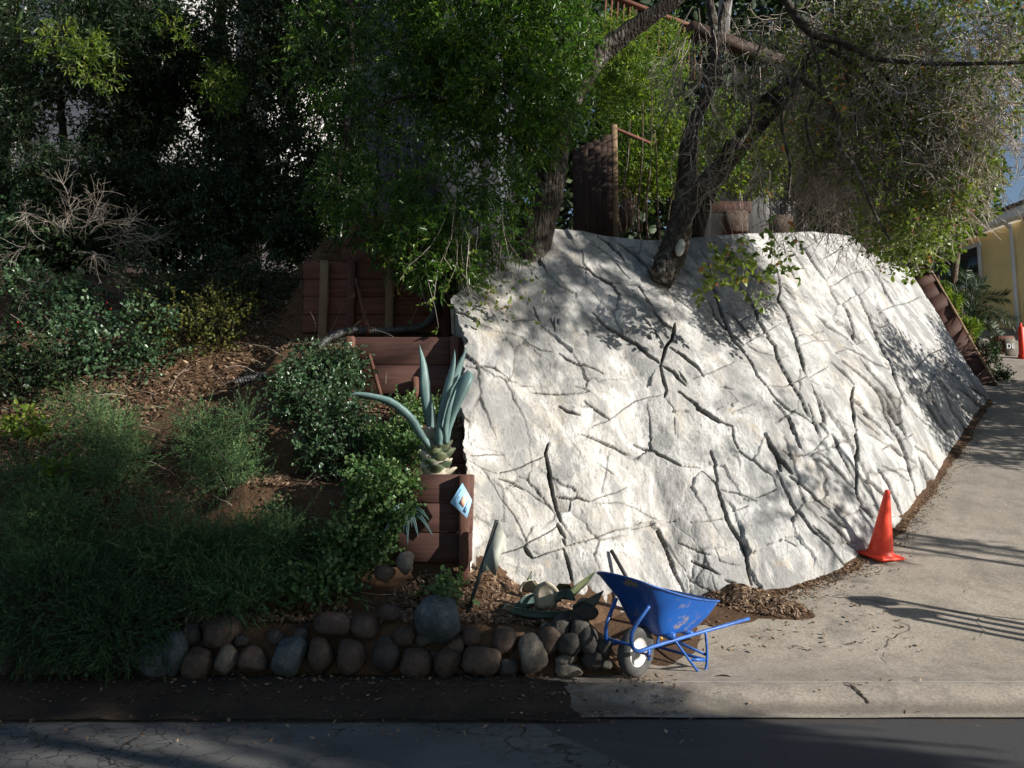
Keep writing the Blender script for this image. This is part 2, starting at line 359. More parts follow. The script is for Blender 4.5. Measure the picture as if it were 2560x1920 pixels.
def stonem(name, a, b, lich):
    t = NT(name); oi = t.n('ShaderNodeObjectInfo'); n = t.noise(7, 5, .6); n2 = t.noise(45, 4, .7)
    c = t.mix(t.rf(n, .35, .65), a, b); c = t.mix(t.rf(t.noise(12, 4), .58, .7, 0, .6), c, lich); c = t.mix(t.rf(n2, .68, .8, 0, .6), c, (.5, .48, .42))
    c = t.mix(t.rf(oi.outputs['Random'], 0, 1, 0, .4), c, tuple(x * .5 for x in a)); pit = t.voro(38); n9 = t.noise(16, 6, .75, dist=.6); c = t.mix(t.rf(n9, .52, .66, 0, .55), c, tuple(x * .35 for x in a)); c = t.mix(t.rf(n9, .44, .34, 0, .45), c, lich)
    return t.out(c, .88, t.bump(pit, .35, .006, t.bump(n9, .8, .02, t.bump(n, .7, .03))), spec=.25)
M['s_brown'] = stonem('brown_river_stone', (.085, .058, .045), (.15, .108, .085), (.19, .155, .13))
M['s_blue'] = stonem('blue_grey_rock', (.075, .088, .095), (.145, .165, .17), (.26, .26, .235))
M['s_tan'] = stonem('tan_grey_rock', (.15, .13, .105), (.24, .21, .17), (.32, .28, .22))
M['s_dark'] = stonem('dark_stone', (.05, .045, .04), (.1, .09, .08), (.14, .14, .12))

# ------------------------------------------------------------------ rock wall curves
bpx = [(462, 540), (475, 549), (514, 579), (560, 592), (602, 595), (685, 597), (722, 602), (741, 597), (787, 588), (833, 572), (854, 562), (889, 535), (910, 514), (935, 481), (963, 440), (988, 398)]
B = np.array([P(x, y, Y) for (x, y), Y in zip(bpx[:5], (7.72, 7.75, 7.85, 7.95, 8.05))] + [onDrive(x, y) for x, y in bpx[5:]])
tpx = [(454, 247, 9.9), (462, 243, 9.95), (492, 254, 10.05), (515, 256, 10.25), (545, 228, 10.6), (580, 231, 10.8), (606, 236, 11.0), (628, 238, 11.15), (652, 240, 11.4), (690, 238, 11.9), (712, 236, 12.2), (745, 234, 13.0), (775, 233, 13.9), (812, 232, 15.4), (852, 236, 17.2), (901, 258, 19.6)]
T = np.array([P(*a) for a in tpx])
def resamp(A, n, t):
    return np.stack([np.interp(t, np.arange(len(A)), A[:, k]) for k in range(3)], 1)
NU, NV = 900, 540
# smooth index param proportional to picture length
ln = np.hypot(*np.diff(np.array(bpx, float), axis=0).T) + np.hypot(*np.diff(np.array([a[:2] for a in tpx], float), axis=0).T)
cum = np.concatenate([[0], np.cumsum(ln)])
tt = np.interp(np.linspace(0, cum[-1], NU), cum, np.arange(len(B)))
def smooth1(A, k):
    w_ = np.hanning(k + 2)[1:-1]; w_ /= w_.sum()
    return np.stack([np.convolve(np.pad(A[:, i], k // 2, mode='reflect', reflect_type='odd'), w_, 'valid')[:len(A)] for i in range(3)], 1)
Bs = smooth1(resamp(B, NU, tt), 25); Ts = smooth1(resamp(T, NU, tt), 25)
YT = lambda x: np.interp(x, Ts[:, 0], Ts[:, 1]); ZT = lambda x: np.interp(x, Ts[:, 0], Ts[:, 2])
YB = lambda x: np.interp(x, Bs[:, 0], Bs[:, 1]); ZB = lambda x: np.interp(x, Bs[:, 0], Bs[:, 2])

TY = [7.05, 7.70, 7.79, 8.34, 8.43, 9.04, 9.13, 10.04, 10.14, 11.04, 11.14, 12]
TZ = [.43, .80, 1.58, 1.72, 2.15, 2.45, 3.08, 3.35, 4.10, 4.35, 4.95, 5.0]
def sstep(x, a, b): q = np.clip((x - a) / (b - a), 0, 1); return q * q * (3 - 2 * q)
def hill(x, y):
    x = np.asarray(x, float); y = np.asarray(y, float)
    zt = ZT(x) - .03 + .07 * (y - YT(x))
    zb = .42 + 1.0 * (y - 7.1) + .12 * np.sin(x * 1.3) * np.clip(y - 7.1, 0, 1)
    bank = np.minimum(zb, np.maximum(zt, 4.3))
    f = sstep(x, -3.1, -2.5); steps = np.interp(y, TY, TZ)
    left = bank * (1 - f) + steps * f
    left = np.where(y > 11.3, bank, left)
    # right: mound in front of the rock, then hidden below it
    m = .42 + (y - 7.05) * np.interp(x, [-.6, -.25, .15, .9, 1.4], [.75, .6, .22, .02, 0])
    m = m * (1 - sstep(x, .35, 1.15)) + (driveZ(y) - .03) * sstep(x, .35, 1.15)
    yb, yt = YB(x), YT(x); q = np.clip((y - yb) / (yt - yb), 0, 1)
    under = ZB(x) + (ZT(x) - ZB(x)) * q - .75 * sstep(y, yb + .05, yb + .5) * (1 - sstep(y, yt - .15, yt + .12))
    right = np.where(y < yb, m, np.where(y > yt, zt, under))
    g = sstep(x, -.62, -.48) if True else 0
    g = np.where(y > 10.5, sstep(x, -1.4, -.8), sstep(x, -.46 - .07 * (y - 7.7), -.34 - .07 * (y - 7.7)))
    return (left * (1 - g) + right * g - .06) * sstep(y, 7.0, 7.09) + .0

# ------------------------------------------------------------------ ground, road, driveway
def sheet(name, x0, x1, nx, y0, y1, ny, zf, mat, kind='structure', bump=0, sc=3.):
    X, Y = np.meshgrid(np.linspace(x0, x1, nx), np.linspace(y0, y1, ny)); Z = zf(X, Y)
    if bump: Z = Z + bump * fbm(np.stack([X * sc, Y * sc, X * 0 + 2], -1), 4)
    V = np.stack([X, Y, Z], -1).reshape(-1, 3); i = np.arange(nx * ny).reshape(ny, nx)
    Fq = np.stack([i[:-1, :-1], i[:-1, 1:], i[1:, 1:], i[1:, :-1]], -1).reshape(-1, 4)
    return tagp(fast(name, V, [Fq], mat), kind=kind)
sheet('ground', -600, 600, 3, -600, 600, 3, lambda x, y: x * 0 - .45, M['soil_dark'])
sheet('road', -60, 60, 60, -4.5, 6.5, 20, lambda x, y: -.15 + 0 * x + .02 * np.cos((y - 1) * .25), M['road'])
sheet('pavement', -60, 60, 40, -7.5, -4.4, 4, lambda x, y: x * 0 - .05, M['drive'])
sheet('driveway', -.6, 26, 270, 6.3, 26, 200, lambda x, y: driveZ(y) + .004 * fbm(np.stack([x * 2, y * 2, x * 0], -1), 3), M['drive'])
def vergeZ(x, y):
    a = sstep(y, 6.3, 6.95); z = -.135 + .14 * a
    e = sstep(x + .22 * fbm(np.stack([x * 2.2, y * 3, x * 0], -1), 3), -.1, .95)
    return np.maximum(z, driveZ(y) + .016) * (1 - e) + (driveZ(y) - .035) * e
sheet('dirt_verge', -40, 1.5, 700, 6.2, 7.35, 46, vergeZ, M['soil_dark'], bump=.007, sc=5)
o = sheet('hillside', -9, 2.6, 300, 7.01, 13.5, 220, hill, M['dirt'], bump=.03, sc=4)
sheet('hillside_far', -45, -8.9, 60, 7.03, 13.5, 50, hill, M['dirt'], bump=.05, sc=2)
sheet('upper_ground', -45, 9.4, 150, 12.2, 60, 60, lambda x, y: np.where(y > YT(x) + .25, hill(x, np.maximum(y, 12.3)) - .02, -.4), M['mulch'], bump=.03)
# mulch strip right behind the rock crest
n_ = 160; Tm = Ts[::4]; rows = []
for k, (dy, dz) in enumerate(((.10, -.10), (.35, .03), (.8, .06), (1.6, .12), (2.6, .2))):
    q = Tm.copy(); q[:, 1] += dy; q[:, 2] += dz; q[:, 2] += .04 * fbm(q * 3, 3); rows.append(q)
V = np.stack(rows); i = np.arange(V.shape[0] * V.shape[1]).reshape(V.shape[:2])
tagp(fast('mulch_bed', V.reshape(-1, 3), [np.stack([i[:-1, :-1], i[:-1, 1:], i[1:, 1:], i[1:, :-1]], -1).reshape(-1, 4)], M['mulch']), kind='structure')

# ------------------------------------------------------------------ rock surface
CR = {'R2': (440, 224, .1266), 'R3': (640, 224, .1266), 'B1': (440, 400, .1254), 'B2': (640, 400, .1254), 'C': (800, 280, .1688)}
CRACKS = {
'R2': [(1.8,[70,690,190,730,300,790,400,830]),(.6,[440,850,540,855,640,890,700,940,800,990,880,1000]),(1.7,[340,1135,420,1150,500,1205]),(.9,[205,1110,330,1145]),(.8,[500,1205,560,1250,740,1275]),(1.1,[700,1320,860,1340,1000,1350,1180,1320]),(.9,[1060,1280,1120,1295,1180,1320]),(1.4,[940,1020,1000,1060,1100,1110,1200,1140,1280,1190]),(2.2,[940,1440,1000,1480,1100,1510]),(2.3,[1135,1400,1200,1450,1340,1530]),(.7,[1200,1600,1340,1540,1480,1440,1540,1400,1650,1370,1780,1350]),(1.9,[1060,310,1150,350,1220,400,1360,470]),(.9,[1380,465,1480,480,1600,490]),(3.6,[1210,700,1280,770,1400,850,1560,940,1640,1020,1730,1090]),(3,[1740,1110,1760,1200,1790,1320,1770,1370]),(2.9,[1750,1110,1840,1160,1940,1270]),(1.9,[1890,1160,1950,1250]),(3.2,[1820,970,1930,1040,2020,1110,2080,1200]),(3.6,[1860,780,1840,900,1790,960,1750,1100]),(2.4,[1690,680,1760,770,1850,830]),(2.4,[1560,490,1620,570,1680,640]),(1.6,[1600,740,1700,840,1760,930]),(2.6,[1880,1320,1980,1390,2080,1480,2210,1570]),(.7,[1770,1370,1840,1460,1860,1659]),(1.6,[1870,460,1950,480]),(.8,[740,640,760,700,790,770]),(3.5,[1635,875,1665,905]),(.9,[870,740,900,820]),(.9,[900,740,905,850]),(.9,[930,750,935,800]),(2,[1240,90,1340,150,1420,230,1470,310]),(2.4,[1420,150,1500,200,1580,270,1680,380]),(.8,[1180,140,1280,190,1400,290]),(.8,[570,770,650,750,750,750])],
'R3': [(2.6,[480,200,520,280,570,430,610,540,650,680,690,800,740,920,820,1010,880,1080,930,1190,1000,1270]),(1.6,[1000,1270,1060,1350,1150,1450,1300,1540,1370,1590]),(2,[1060,1390,1150,1500,1210,1659]),(1.8,[540,620,600,720,690,830,760,900,820,960]),(2.7,[650,340,740,420,820,530,880,640,915,720,920,770,990,870,1060,960,1080,1040,1130,1150,1200,1270,1290,1420,1370,1590]),(1.3,[720,480,800,520]),(1.7,[690,690,760,740,830,840,890,910]),(.9,[790,765,860,730,915,715]),(.8,[810,960,900,900,990,860,1120,780]),(1.3,[700,150,760,270,860,380,960,480,1060,610]),(2.5,[1070,330,1100,440,1105,530,1090,600,1150,700,1210,830,1235,940,1270,1030,1320,1180,1380,1340,1440,1480,1490,1600]),(.7,[915,715,1020,640,1080,620]),(1.2,[1150,140,1220,230,1290,350]),(1.6,[1170,320,1225,410]),(1.7,[1215,90,1290,190,1360,300,1430,400,1500,490]),(2.1,[1510,500,1560,590,1620,680,1665,780,1690,880,1720,940]),(1.6,[1370,80,1385,160]),(.9,[1480,340,1530,390]),(1.3,[1390,710,1500,800,1640,880,1690,940]),(.8,[1220,840,1320,870,1400,930,1500,920]),(.6,[1240,960,1380,930]),(.7,[1500,490,1560,460,1680,385,1830,360]),(2,[1830,360,1900,470,1940,560,2010,650]),(.8,[1900,690,2010,650,2120,620,2212,570]),(3,[1700,500,1760,620,1820,740,1870,860,1940,1000,1980,1100,2000,1200,2050,1330,2090,1440]),(1.3,[1900,430,1965,470]),(1.9,[1540,1020,1640,1090,1720,1160,1830,1270,1900,1370,1960,1520,2000,1659]),(1.8,[1500,1100,1600,1180,1680,1270]),(2.4,[1680,1290,1670,1380,1690,1500,1700,1659]),(2.3,[1680,1390,1780,1480,1880,1570,1950,1659]),(1.3,[1700,1460,1800,1570,1900,1659]),(1.4,[1620,960,1700,990,1780,1040,1860,1100,1970,1150]),(2,[1740,1040,1830,1170,1920,1280,1980,1370,2030,1460]),(2.4,[1860,1290,1940,1380,2000,1490,2090,1659]),(.7,[1350,1200,1480,1130]),(.6,[1540,1010,1640,980]),(.6,[1720,940,1800,900]),(.8,[420,1210,480,1200,560,1170,620,1140,740,1090]),(1,[640,1280,730,1310]),(.9,[1000,1270,1130,1285,1200,1260,1310,1210]),(1,[860,960,940,1010,1050,1030]),(.6,[1100,1060,1160,1040]),(.6,[720,1490,880,1430]),(1.3,[1110,480,1230,590]),(1,[1860,770,1900,810,1970,790])],
'B1': [(4.2,[860,350,840,430,865,560,890,680,915,800,940,900,960,960]),(3,[935,985,975,1060,995,1100]),(2.6,[980,1110,1000,1150]),(3.2,[990,1190,1015,1270,1045,1370,1060,1470]),(3.4,[670,1160,700,1220,735,1265]),(.8,[120,390,230,480,330,535,450,580]),(1.3,[470,625,560,650,680,710]),(.7,[680,710,800,790,890,860]),(.7,[330,535,380,590,400,640,500,790,590,920,640,1010,690,1130]),(.9,[480,580,600,550,700,500,820,455]),(.6,[250,440,380,430,510,437]),(2,[1130,270,1260,320,1380,370,1480,430,1550,445]),(2.5,[1560,345,1680,400,1800,450,1910,515]),(1.4,[930,765,1100,780,1190,810]),(.9,[1200,810,1280,775,1400,740,1480,700]),(.6,[1350,400,1320,600,1285,740]),(.6,[1200,825,1420,825,1560,880,1720,970]),(.9,[1000,1165,1110,1130,1260,1090,1400,1040,1500,1030,1700,990]),(.9,[740,1265,860,1210,990,1180]),(.8,[480,1230,600,1190,680,1150,820,1080,940,1000]),(.7,[1290,520,1380,595])],
'B2': [(2.4,[410,0,500,70,640,170,740,205]),(2,[110,410,200,450,330,520]),(.7,[330,520,480,540]),(3.3,[500,570,600,660,640,780,690,900,690,930,760,1050,840,1160,860,1270,880,1370,900,1460]),(2.2,[560,400,600,520,620,640,600,660]),(1.1,[640,715,740,740,860,780,930,800]),(1.1,[930,775,1010,745,1100,700]),(1.1,[740,885,860,840]),(.9,[660,940,560,960,400,970]),(.6,[0,900,80,950,180,975,280,965]),(3.4,[130,1030,180,1130,230,1240,270,1370,320,1480,345,1550]),(.9,[300,1150,420,1190,560,1230]),(2.1,[410,1285,520,1330,640,1390]),(2,[680,1430,760,1460,820,1500]),(1.3,[740,205,755,310,800,400]),(1.5,[800,400,900,480,980,550,1060,600]),(.9,[1060,600,1100,680]),(4.6,[990,270,1040,370,1090,450,1130,560]),(4.2,[1090,460,1150,500,1215,580]),(3,[1100,560,1150,680,1210,770,1270,880,1330,970,1370,1030,1480,1130,1560,1230,1630,1320]),(1.3,[1130,410,1220,450,1320,445]),(2.3,[1110,30,1160,100,1210,210,1260,330,1320,440]),(.8,[1320,440,1400,390,1500,280]),(2.3,[1290,0,1340,100,1390,200,1435,300]),(2.2,[1340,30,1400,150,1500,270]),(2.4,[1430,0,1470,110,1500,210]),(3,[1530,270,1590,380,1650,500,1710,620]),(3.2,[1690,0,1710,200,1740,350,1740,600,1720,720,1740,790,1800,870,1870,960]),(2.1,[1400,410,1500,480,1600,600,1720,720]),(1.3,[1380,470,1460,510,1540,570]),(2.6,[1200,600,1300,680,1400,770,1510,870]),(2,[1450,930,1560,1010,1660,1120,1760,1220]),(1.5,[1580,980,1640,1020]),(2.2,[1380,1000,1470,1080,1550,1140]),(1.7,[1760,610,1840,660,1910,720]),(1.2,[1150,1100,1250,1160]),(.7,[600,1160,640,1280,800,1310])],
'C': [(1.9,[800,450,890,530,970,600]),(1.6,[780,540,850,630,930,710,1010,790]),(3,[740,710,800,800,870,890,910,920]),(1.2,[700,650,740,710]),(1.1,[625,740,690,810,770,860,840,930,880,1000]),(1.7,[930,640,1010,690,1080,750]),(1.7,[1000,630,1100,710]),(2,[870,700,910,780,960,840,1000,900]),(1.1,[690,530,720,490,780,435,870,400]),(2.5,[520,740,570,830,620,930]),(2.7,[450,640,500,760,540,860,590,950,620,1030,660,1160,710,1290]),(2.5,[460,1120,520,1200,570,1290,620,1380]),(1.3,[480,1100,570,1140,650,1185]),(1.9,[670,990,750,1030,830,1130]),(1.3,[700,1050,740,1140,780,1220]),(1.9,[540,970,600,1040]),(.9,[490,1000,540,975]),(.8,[600,950,670,915]),(1.9,[330,720,400,790,480,870,560,950]),(1,[500,360,600,425]),(2,[470,0,500,80,555,155]),(1.2,[740,200,800,240]),(2,[360,1160,450,1220,540,1300])]}
V01 = np.linspace(0, 1, NV)[:, None, None]
G = Bs[None] * (1 - V01) + Ts[None] * V01
# convex belly: bulge outwards a little, round over the crest
du = np.gradient(G, axis=1); dv = np.gradient(G, axis=0); N = np.cross(du, dv); N /= np.linalg.norm(N, axis=-1, keepdims=True)
if N[200, 300, 1] > 0: N = -N
edgef = 1 - sstep(np.linspace(0, 1, NU), .80, .97)[None] * .85
v1 = V01[..., 0]
bul = .16 * np.sin(v1 * math.pi) ** .8
G = G + N * (bul * edgef)[..., None]
big = fbm(G * .55, 2) * .08 + fbm(G * 1.5 + 9, 2) * .012
fade = np.clip(np.minimum(v1, 1 - v1) * 8, 0, 1) * .8 + .2
G0 = G + N * (big * fade * (.4 + .6 * edgef))[..., None]
ed = fbm(np.stack([np.zeros(NV), np.zeros(NV) + 3, np.linspace(0, 14, NV)], -1), 4) * .11
we = np.exp(-np.arange(NU) / 16.)[None] * ed[:, None]; G0[..., 0] += we; G0[..., 1] -= np.abs(we) * .5
pxg, pyg = PX(G0); shp = pxg.shape; pxf = pxg.ravel(); pyf = pyg.ravel()
wob = fbm(np.stack([pxf * .13, pyf * .13, pxf * 0], -1), 4, g=.6) * .42; wob2 = fbm(np.stack([pxf * .13 + 50, pyf * .13, pxf * 0], -1), 4, g=.6) * .42
qx = pxf + wob; qy = pyf + wob2
depth = np.zeros(len(pxf)); near = np.full(len(pxf), 99.); tilt = np.zeros(len(pxf))
for key, lst in CRACKS.items():
    ox, oy, sc = CR[key]
    for wpx, co in lst:
        pts = np.array(co, float).reshape(-1, 2) * sc + (ox, oy); L = np.concatenate([[0], np.cumsum(np.hypot(*np.diff(pts, axis=0).T))])
        for k in range(len(pts) - 1):
            a, b = pts[k], pts[k + 1]; lo = np.minimum(a, b) - 14; hi = np.maximum(a, b) + 14
            m = np.nonzero((qx > lo[0]) & (qx < hi[0]) & (qy > lo[1]) & (qy < hi[1]))[0]
            if not len(m): continue
            ab = b - a; l2 = ab @ ab; px_, py_ = qx[m] - a[0], qy[m] - a[1]
            s = np.clip((px_ * ab[0] + py_ * ab[1]) / l2, 0, 1); d = np.hypot(px_ - s * ab[0], py_ - s * ab[1])
            sd = (px_ * ab[1] - py_ * ab[0]) / math.sqrt(l2) * (1 if ab[1] >= 0 else -1)
            along = (L[k] + s * math.sqrt(l2)) / L[-1]
            ww = (wpx ** .86) * .5 * (.45 + .55 * np.sin(np.clip(along, 0.03, .97) * math.pi) ** .5) * .74 + .04
            dep = np.clip((1.5 - d / ww) * 1.6, 0, 1) * min(1., .34 + wpx * .33)
            depth[m] = np.maximum(depth[m], dep)
            near[m] = np.minimum(near[m], d / min(1.2, .3 + wpx * .4))
            if wpx > 1.2:
                e = np.exp(-d / 9.) * np.sin(np.clip(along, 0, 1) * math.pi)
                tilt[m] = np.where(np.abs(tilt[m]) > e, tilt[m], np.sign(sd) * e)
scale_m = (G0[..., 1].ravel() / F)          # metres per picture pixel at that depth
rgt = 1.
depm = depth * (2.4 * scale_m + .026)
edge_r = -np.exp(-near / 2.2) * .008
fine = fbm(G0.reshape(-1, 3) * (8, 8, 3.5), 4, g=.6) * .008
rs_ = np.random.default_rng(12); ca_, sa_ = .56, .83
ua = (pxf * ca_ + pyf * sa_) / 2.1 + wob * 3; va = -pxf * sa_ + pyf * ca_ + wob2 * 3      # long axis of the slabs runs down to the right
ns = 150; sx_ = rs_.uniform(450, 1000, ns); sy_ = rs_.uniform(215, 610, ns); su, sv = (sx_ * ca_ + sy_ * sa_) / 2.1, -sx_ * sa_ + sy_ * ca_
d1 = np.full(len(ua), 1e9); d2 = d1.copy(); own = np.zeros(len(ua), int)
for k in range(ns):
    dd_ = (ua - su[k]) ** 2 + (va - sv[k]) ** 2; closer = dd_ < d1; d2 = np.where(closer, d1, np.minimum(d2, dd_)); own[closer] = k; d1 = np.where(closer, dd_, d1)
gu, gv, go = rs_.normal(0, .055, ns), rs_.normal(0, .075, ns), rs_.normal(0, .007, ns)
facet = ((ua - su[own]) * gu[own] * 2 + (va - sv[own]) * gv[own]) * scale_m + go[own]
seam = np.exp(-(np.sqrt(d2) - np.sqrt(d1)) / 1.3)
seamk = np.clip(fbm(np.stack([pxf * .02, pyf * .02, pxf * 0 + 7], -1), 2) * 1.6 + .35, 0, 1)
facet = np.clip(facet * .85, -.03, .03) - seam * seamk * .012
depth = np.maximum(depth, np.clip(seam * 1.1 - .35, 0, 1) * seamk * .6)
disp = facet - depm * 1.25 + edge_r + tilt * rgt * .007 + fine
G1 = G0 + N * (disp.reshape(shp) * (.3 + .7 * np.clip((1 - v1) * 12, 0, 1)))[..., None]
# crest roll-back rows and foot row
rows = [G1[0] + (0, 0, -.5)] + list(G1)
for dy, dz in ((.05, .012), (.12, .012), (.22, -.01), (.4, -.12), (.6, -.5)):
    rows.append(G1[-1] * 1.0 + np.array([0, dy, dz]))
GG = np.stack(rows)
cr = np.clip(depth * 1.6, 0, 1).reshape(shp); cr = np.vstack([cr[:1], cr, np.repeat(cr[-1:], 5, 0) * 0])
# side return on the left
side = GG[:, :1] + np.array([-.02, .5, -.25]); side2 = GG[:, -1:] + np.array([.15, .5, -.3])
GG = np.concatenate([side, GG, side2], 1); cr = np.concatenate([cr[:, :1], cr, cr[:, -1:]], 1)
nr, nc = GG.shape[:2]; i = np.arange(nr * nc).reshape(nr, nc)
rock = fast('rock_wall', GG.reshape(-1, 3), [np.stack([i[:-1, :-1], i[:-1, 1:], i[1:, 1:], i[1:, :-1]], -1).reshape(-1, 4)], M['rock'], attrs={'crk': ('POINT', cr)})
tagp(rock, 'large pale sculpted concrete rock slope with carved dark cracks beside the driveway', 'rock wall')
def rockAt(px, py):
    d = (pxf - px) ** 2 + (pyf - py) ** 2; return G1.reshape(-1, 3)[np.argmin(d)]

# ------------------------------------------------------------------ foliage engine
def rdir(rg, n):
    v = rg.normal(size=(n, 3)); return v / np.linalg.norm(v, axis=1, keepdims=True)
def nrm(v): return v / (np.linalg.norm(v, axis=-1, keepdims=True) + 1e-9)
class Fol:
    def __init__(s): s.V4 = []; s.V6 = []; s.t4 = []; s.t6 = []; s.tw = []; s.r = []
    def leaves(s, pos, d, ll, lw, rg, shape, upb=.8, tint=None):
        n = len(pos); up = nrm(rdir(rg, n) + np.array([0, 0, upb])); side = nrm(np.cross(d, up)); up = np.cross(side, d)
        L = (ll * rg.uniform(.6, 1.25, n))[:, None]; W = (lw * rg.uniform(.7, 1.2, n))[:, None] * .5
        tn = rg.beta(2, 2.2, n) if tint is None else tint
        if shape == 'lance':
            m = pos + d * L * .45 - up * L * .03; V = np.stack([pos, m + side * W + up * W * .5, pos + d * L - up * L * .1, m - side * W + up * W * .5], 1)
            s.V4.append(V); s.t4.append(tn)
        else:
            a = pos + d * L * .3; b = pos + d * L * .72
            V = np.stack([pos, a + side * W + up * W * .35, b + side * W * .85 + up * W * .3, pos + d * L, b - side * W * .85 + up * W * .3, a - side * W + up * W * .35], 1)
            s.V6.append(V); s.t6.append(tn)
    def sprays(s, O, D, tl, nl, ll, lw, rg, shape='lance', open=.8, droop=.25, twr=.003, upb=.8, tuft=False, tint=None):
        n = len(O); T_ = (tl * rg.uniform(.6, 1.3, n))[:, None]
        D = nrm(D); D1 = nrm(D + np.array([0, 0, -droop]) + rdir(rg, n) * .25)
        mid = O + D * T_ * .5; end = mid + D1 * T_ * .5
        if twr: s.tw.append(np.stack([O, mid, end], 1)); s.r.append(np.full(n, twr))
        tb = rg.beta(2, 2.2, n) if tint is None else np.full(n, tint)
        for k in range(nl):
            u = (k + rg.uniform(.1, .9, n)[:, None]) / nl
            if tuft: u = .55 + .45 * u
            pos = np.where(u < .5, O + (mid - O) * u * 2, mid + (end - mid) * (u - .5) * 2)
            d = nrm(np.where(u < .5, D, D1) * (1 - open * .5) + rdir(rg, n) * open + np.array([0, 0, -droop * .5]))
            s.leaves(pos, d, ll, lw, rg, shape, upb, np.clip(tb + rg.normal(0, .15, n), 0, 1))
    def build(s, name, mat, parent, twmat=None):
        V = []; Fs = []; att = []; n = 0
        if s.V4:
            A = np.concatenate(s.V4); m = len(A); i = np.arange(m)[:, None] * 4; V.append(A.reshape(-1, 3))
            Fs.append(np.concatenate([i + [0, 1, 2], i + [0, 2, 3]], 1).reshape(-1, 3)); att.append(np.repeat(np.concatenate(s.t4), 2)); n += m * 4
        if s.V6:
            A = np.concatenate(s.V6); m = len(A); i = np.arange(m)[:, None] * 6 + n; V.append(A.reshape(-1, 3))
            Fs.append(np.concatenate([i + [0, 1, 2, 3], i + [0, 3, 4, 5]], 1).reshape(-1, 4)); att.append(np.repeat(np.concatenate(s.t6), 2)); n += m * 6
        o = None
        if V:
            o = fast(name, np.concatenate(V), Fs, mat, parent, {'tint': ('FACE', np.concatenate(att))}, smooth=False); o['kind'] = 'stuff'
        if s.tw and twmat:
            prisms('twigs', [(p, r) for p, r in zip(s.tw, s.r)], twmat, parent)
        return o
def prisms(name, items, mat, parent, taper=.45, seed=1):
    Vs = []; Fs = []; n = 0; att = []; rg = np.random.default_rng(seed)
    for poly, r in items:                       # poly (N,K,3), r (N,)
        N_, K = poly.shape[:2]; Tn = np.gradient(poly, axis=1); Tn = nrm(Tn); ref = nrm(rdir(rg, N_))[:, None]
        a = nrm(np.cross(Tn, np.broadcast_to(ref, Tn.shape))); b = np.cross(Tn, a)
        tp = np.linspace(1, taper, K)[None, :, None]; rr = np.asarray(r)[:, None, None] * tp
        ring = np.stack([poly + rr * (math.cos(q) * a + math.sin(q) * b) for q in (0, 2.094, 4.189)], 2)   # N,K,3,3
        idx = np.arange(N_ * K * 3).reshape(N_, K, 3) + n
        for k in range(3):
            k2 = (k + 1) % 3; Fs.append(np.stack([idx[:, :-1, k], idx[:, :-1, k2], idx[:, 1:, k2], idx[:, 1:, k]], -1).reshape(-1, 4))
            att.append(np.repeat(rg.beta(2, 2, N_), K - 1))
        Vs.append(ring.reshape(-1, 3)); n += N_ * K * 3
    o = fast(name, np.concatenate(Vs), Fs, mat, parent, {'tint': ('FACE', np.concatenate(att))}, smooth=False)
    o['kind'] = 'stuff'; return o
def wander(rg, O, D, L, k, jit=.35, droop=.1):
    pts = [O]; d = nrm(D); st = (L / k)[:, None]
    for _ in range(k):
        d = nrm(d + rdir(rg, len(O)) * jit + np.array([0, 0, -droop])); pts.append(pts[-1] + d * st)
    return np.stack(pts, 1)
def blob(rg, n, px, py, Y, rx, ry, rd, shell=.5):
    """points in an ellipsoid centred on the place seen at px,py ; rx, ry in picture px at that depth"""
    c = P(px, py, Y); v = rdir(rg, n); r = rg.uniform(0, 1, n) ** (1 / 3) * (1 - shell) + shell * rg.uniform(.75, 1, n)
    sc = Y / F; q = v * r[:, None] * np.array([rx * sc, rd, ry * sc]); return c + q, nrm(q)
def onbank(x, y): return np.stack([x, y, hill(x, y)], -1)

def trunk(parent, path, wid, Y, n=12, name='trunk', mat='bark', dY=None, bump=.09, seed=0, base=None):
    """path of picture points at depth Y (dY per point), wid in picture px"""
    Ys = np.full(len(path), Y) if dY is None else Y + np.asarray(dY, float)
    p = np.array([P(a, b, y) for (a, b), y in zip(path, Ys)]); r = np.array(wid) * .5 * Ys / F
    if base is not None: p = np.vstack([base, p]); r = np.concatenate([[r[0] * 1.1], r])
    q = catmull(np.column_stack([p, r]), 7); mb = MB(); tube(mb, q[:, :3], q[:, 3], n, bump, seed)
    return mb.build(name, M[mat], parent, smooth=True)

# ------------------------------------------------------------------ off-frame things that cast the shade
def shade_tree(loc, label, crown, leaf=.13, cat='tree', mat='l_dark', tr=.25):
    g = empty('shade_tree', loc, label=label, cat=cat, group='street trees by the camera side')
    mb = MB(); x, y, z = loc; top = max(c[2] for c in crown)
    tube(mb, catmull([(x, y, z - .2), (x + .1, y - .1, z + 2), (x, y + .1, top * .6), (x + .1, y, top)], 5), np.linspace(tr, .05, 16), 10, .06)
    for cx, cy, cz, r, n in crown: tube(mb, [(x, y, cz * .55), ((x + cx) / 2, (y + cy) / 2, cz * .85), (cx, cy, cz)], [.03, .018, .008], 6)
    mb.build('trunk', M['bark'], g, True)
    f = Fol(); rg = np.random.default_rng(int(abs(x * 31 + y * 7)))
    for cx, cy, cz, r, n in crown:
        v = rdir(rg, n); q = v * (r * rg.uniform(.2, 1, n) ** .5)[:, None]; f.sprays(np.array([cx, cy, cz]) + q, v, .5, 8, leaf, leaf * .5, rg, 'lance', twr=.004)
    f.build('crown', M[mat], g, M['twig'])
    return g
def back(p, x):      # where the sun ray that reaches p crosses the plane at x
    t = (x - p[0]) / SUND.x; return np.array(p) + t * np.array(SUND)
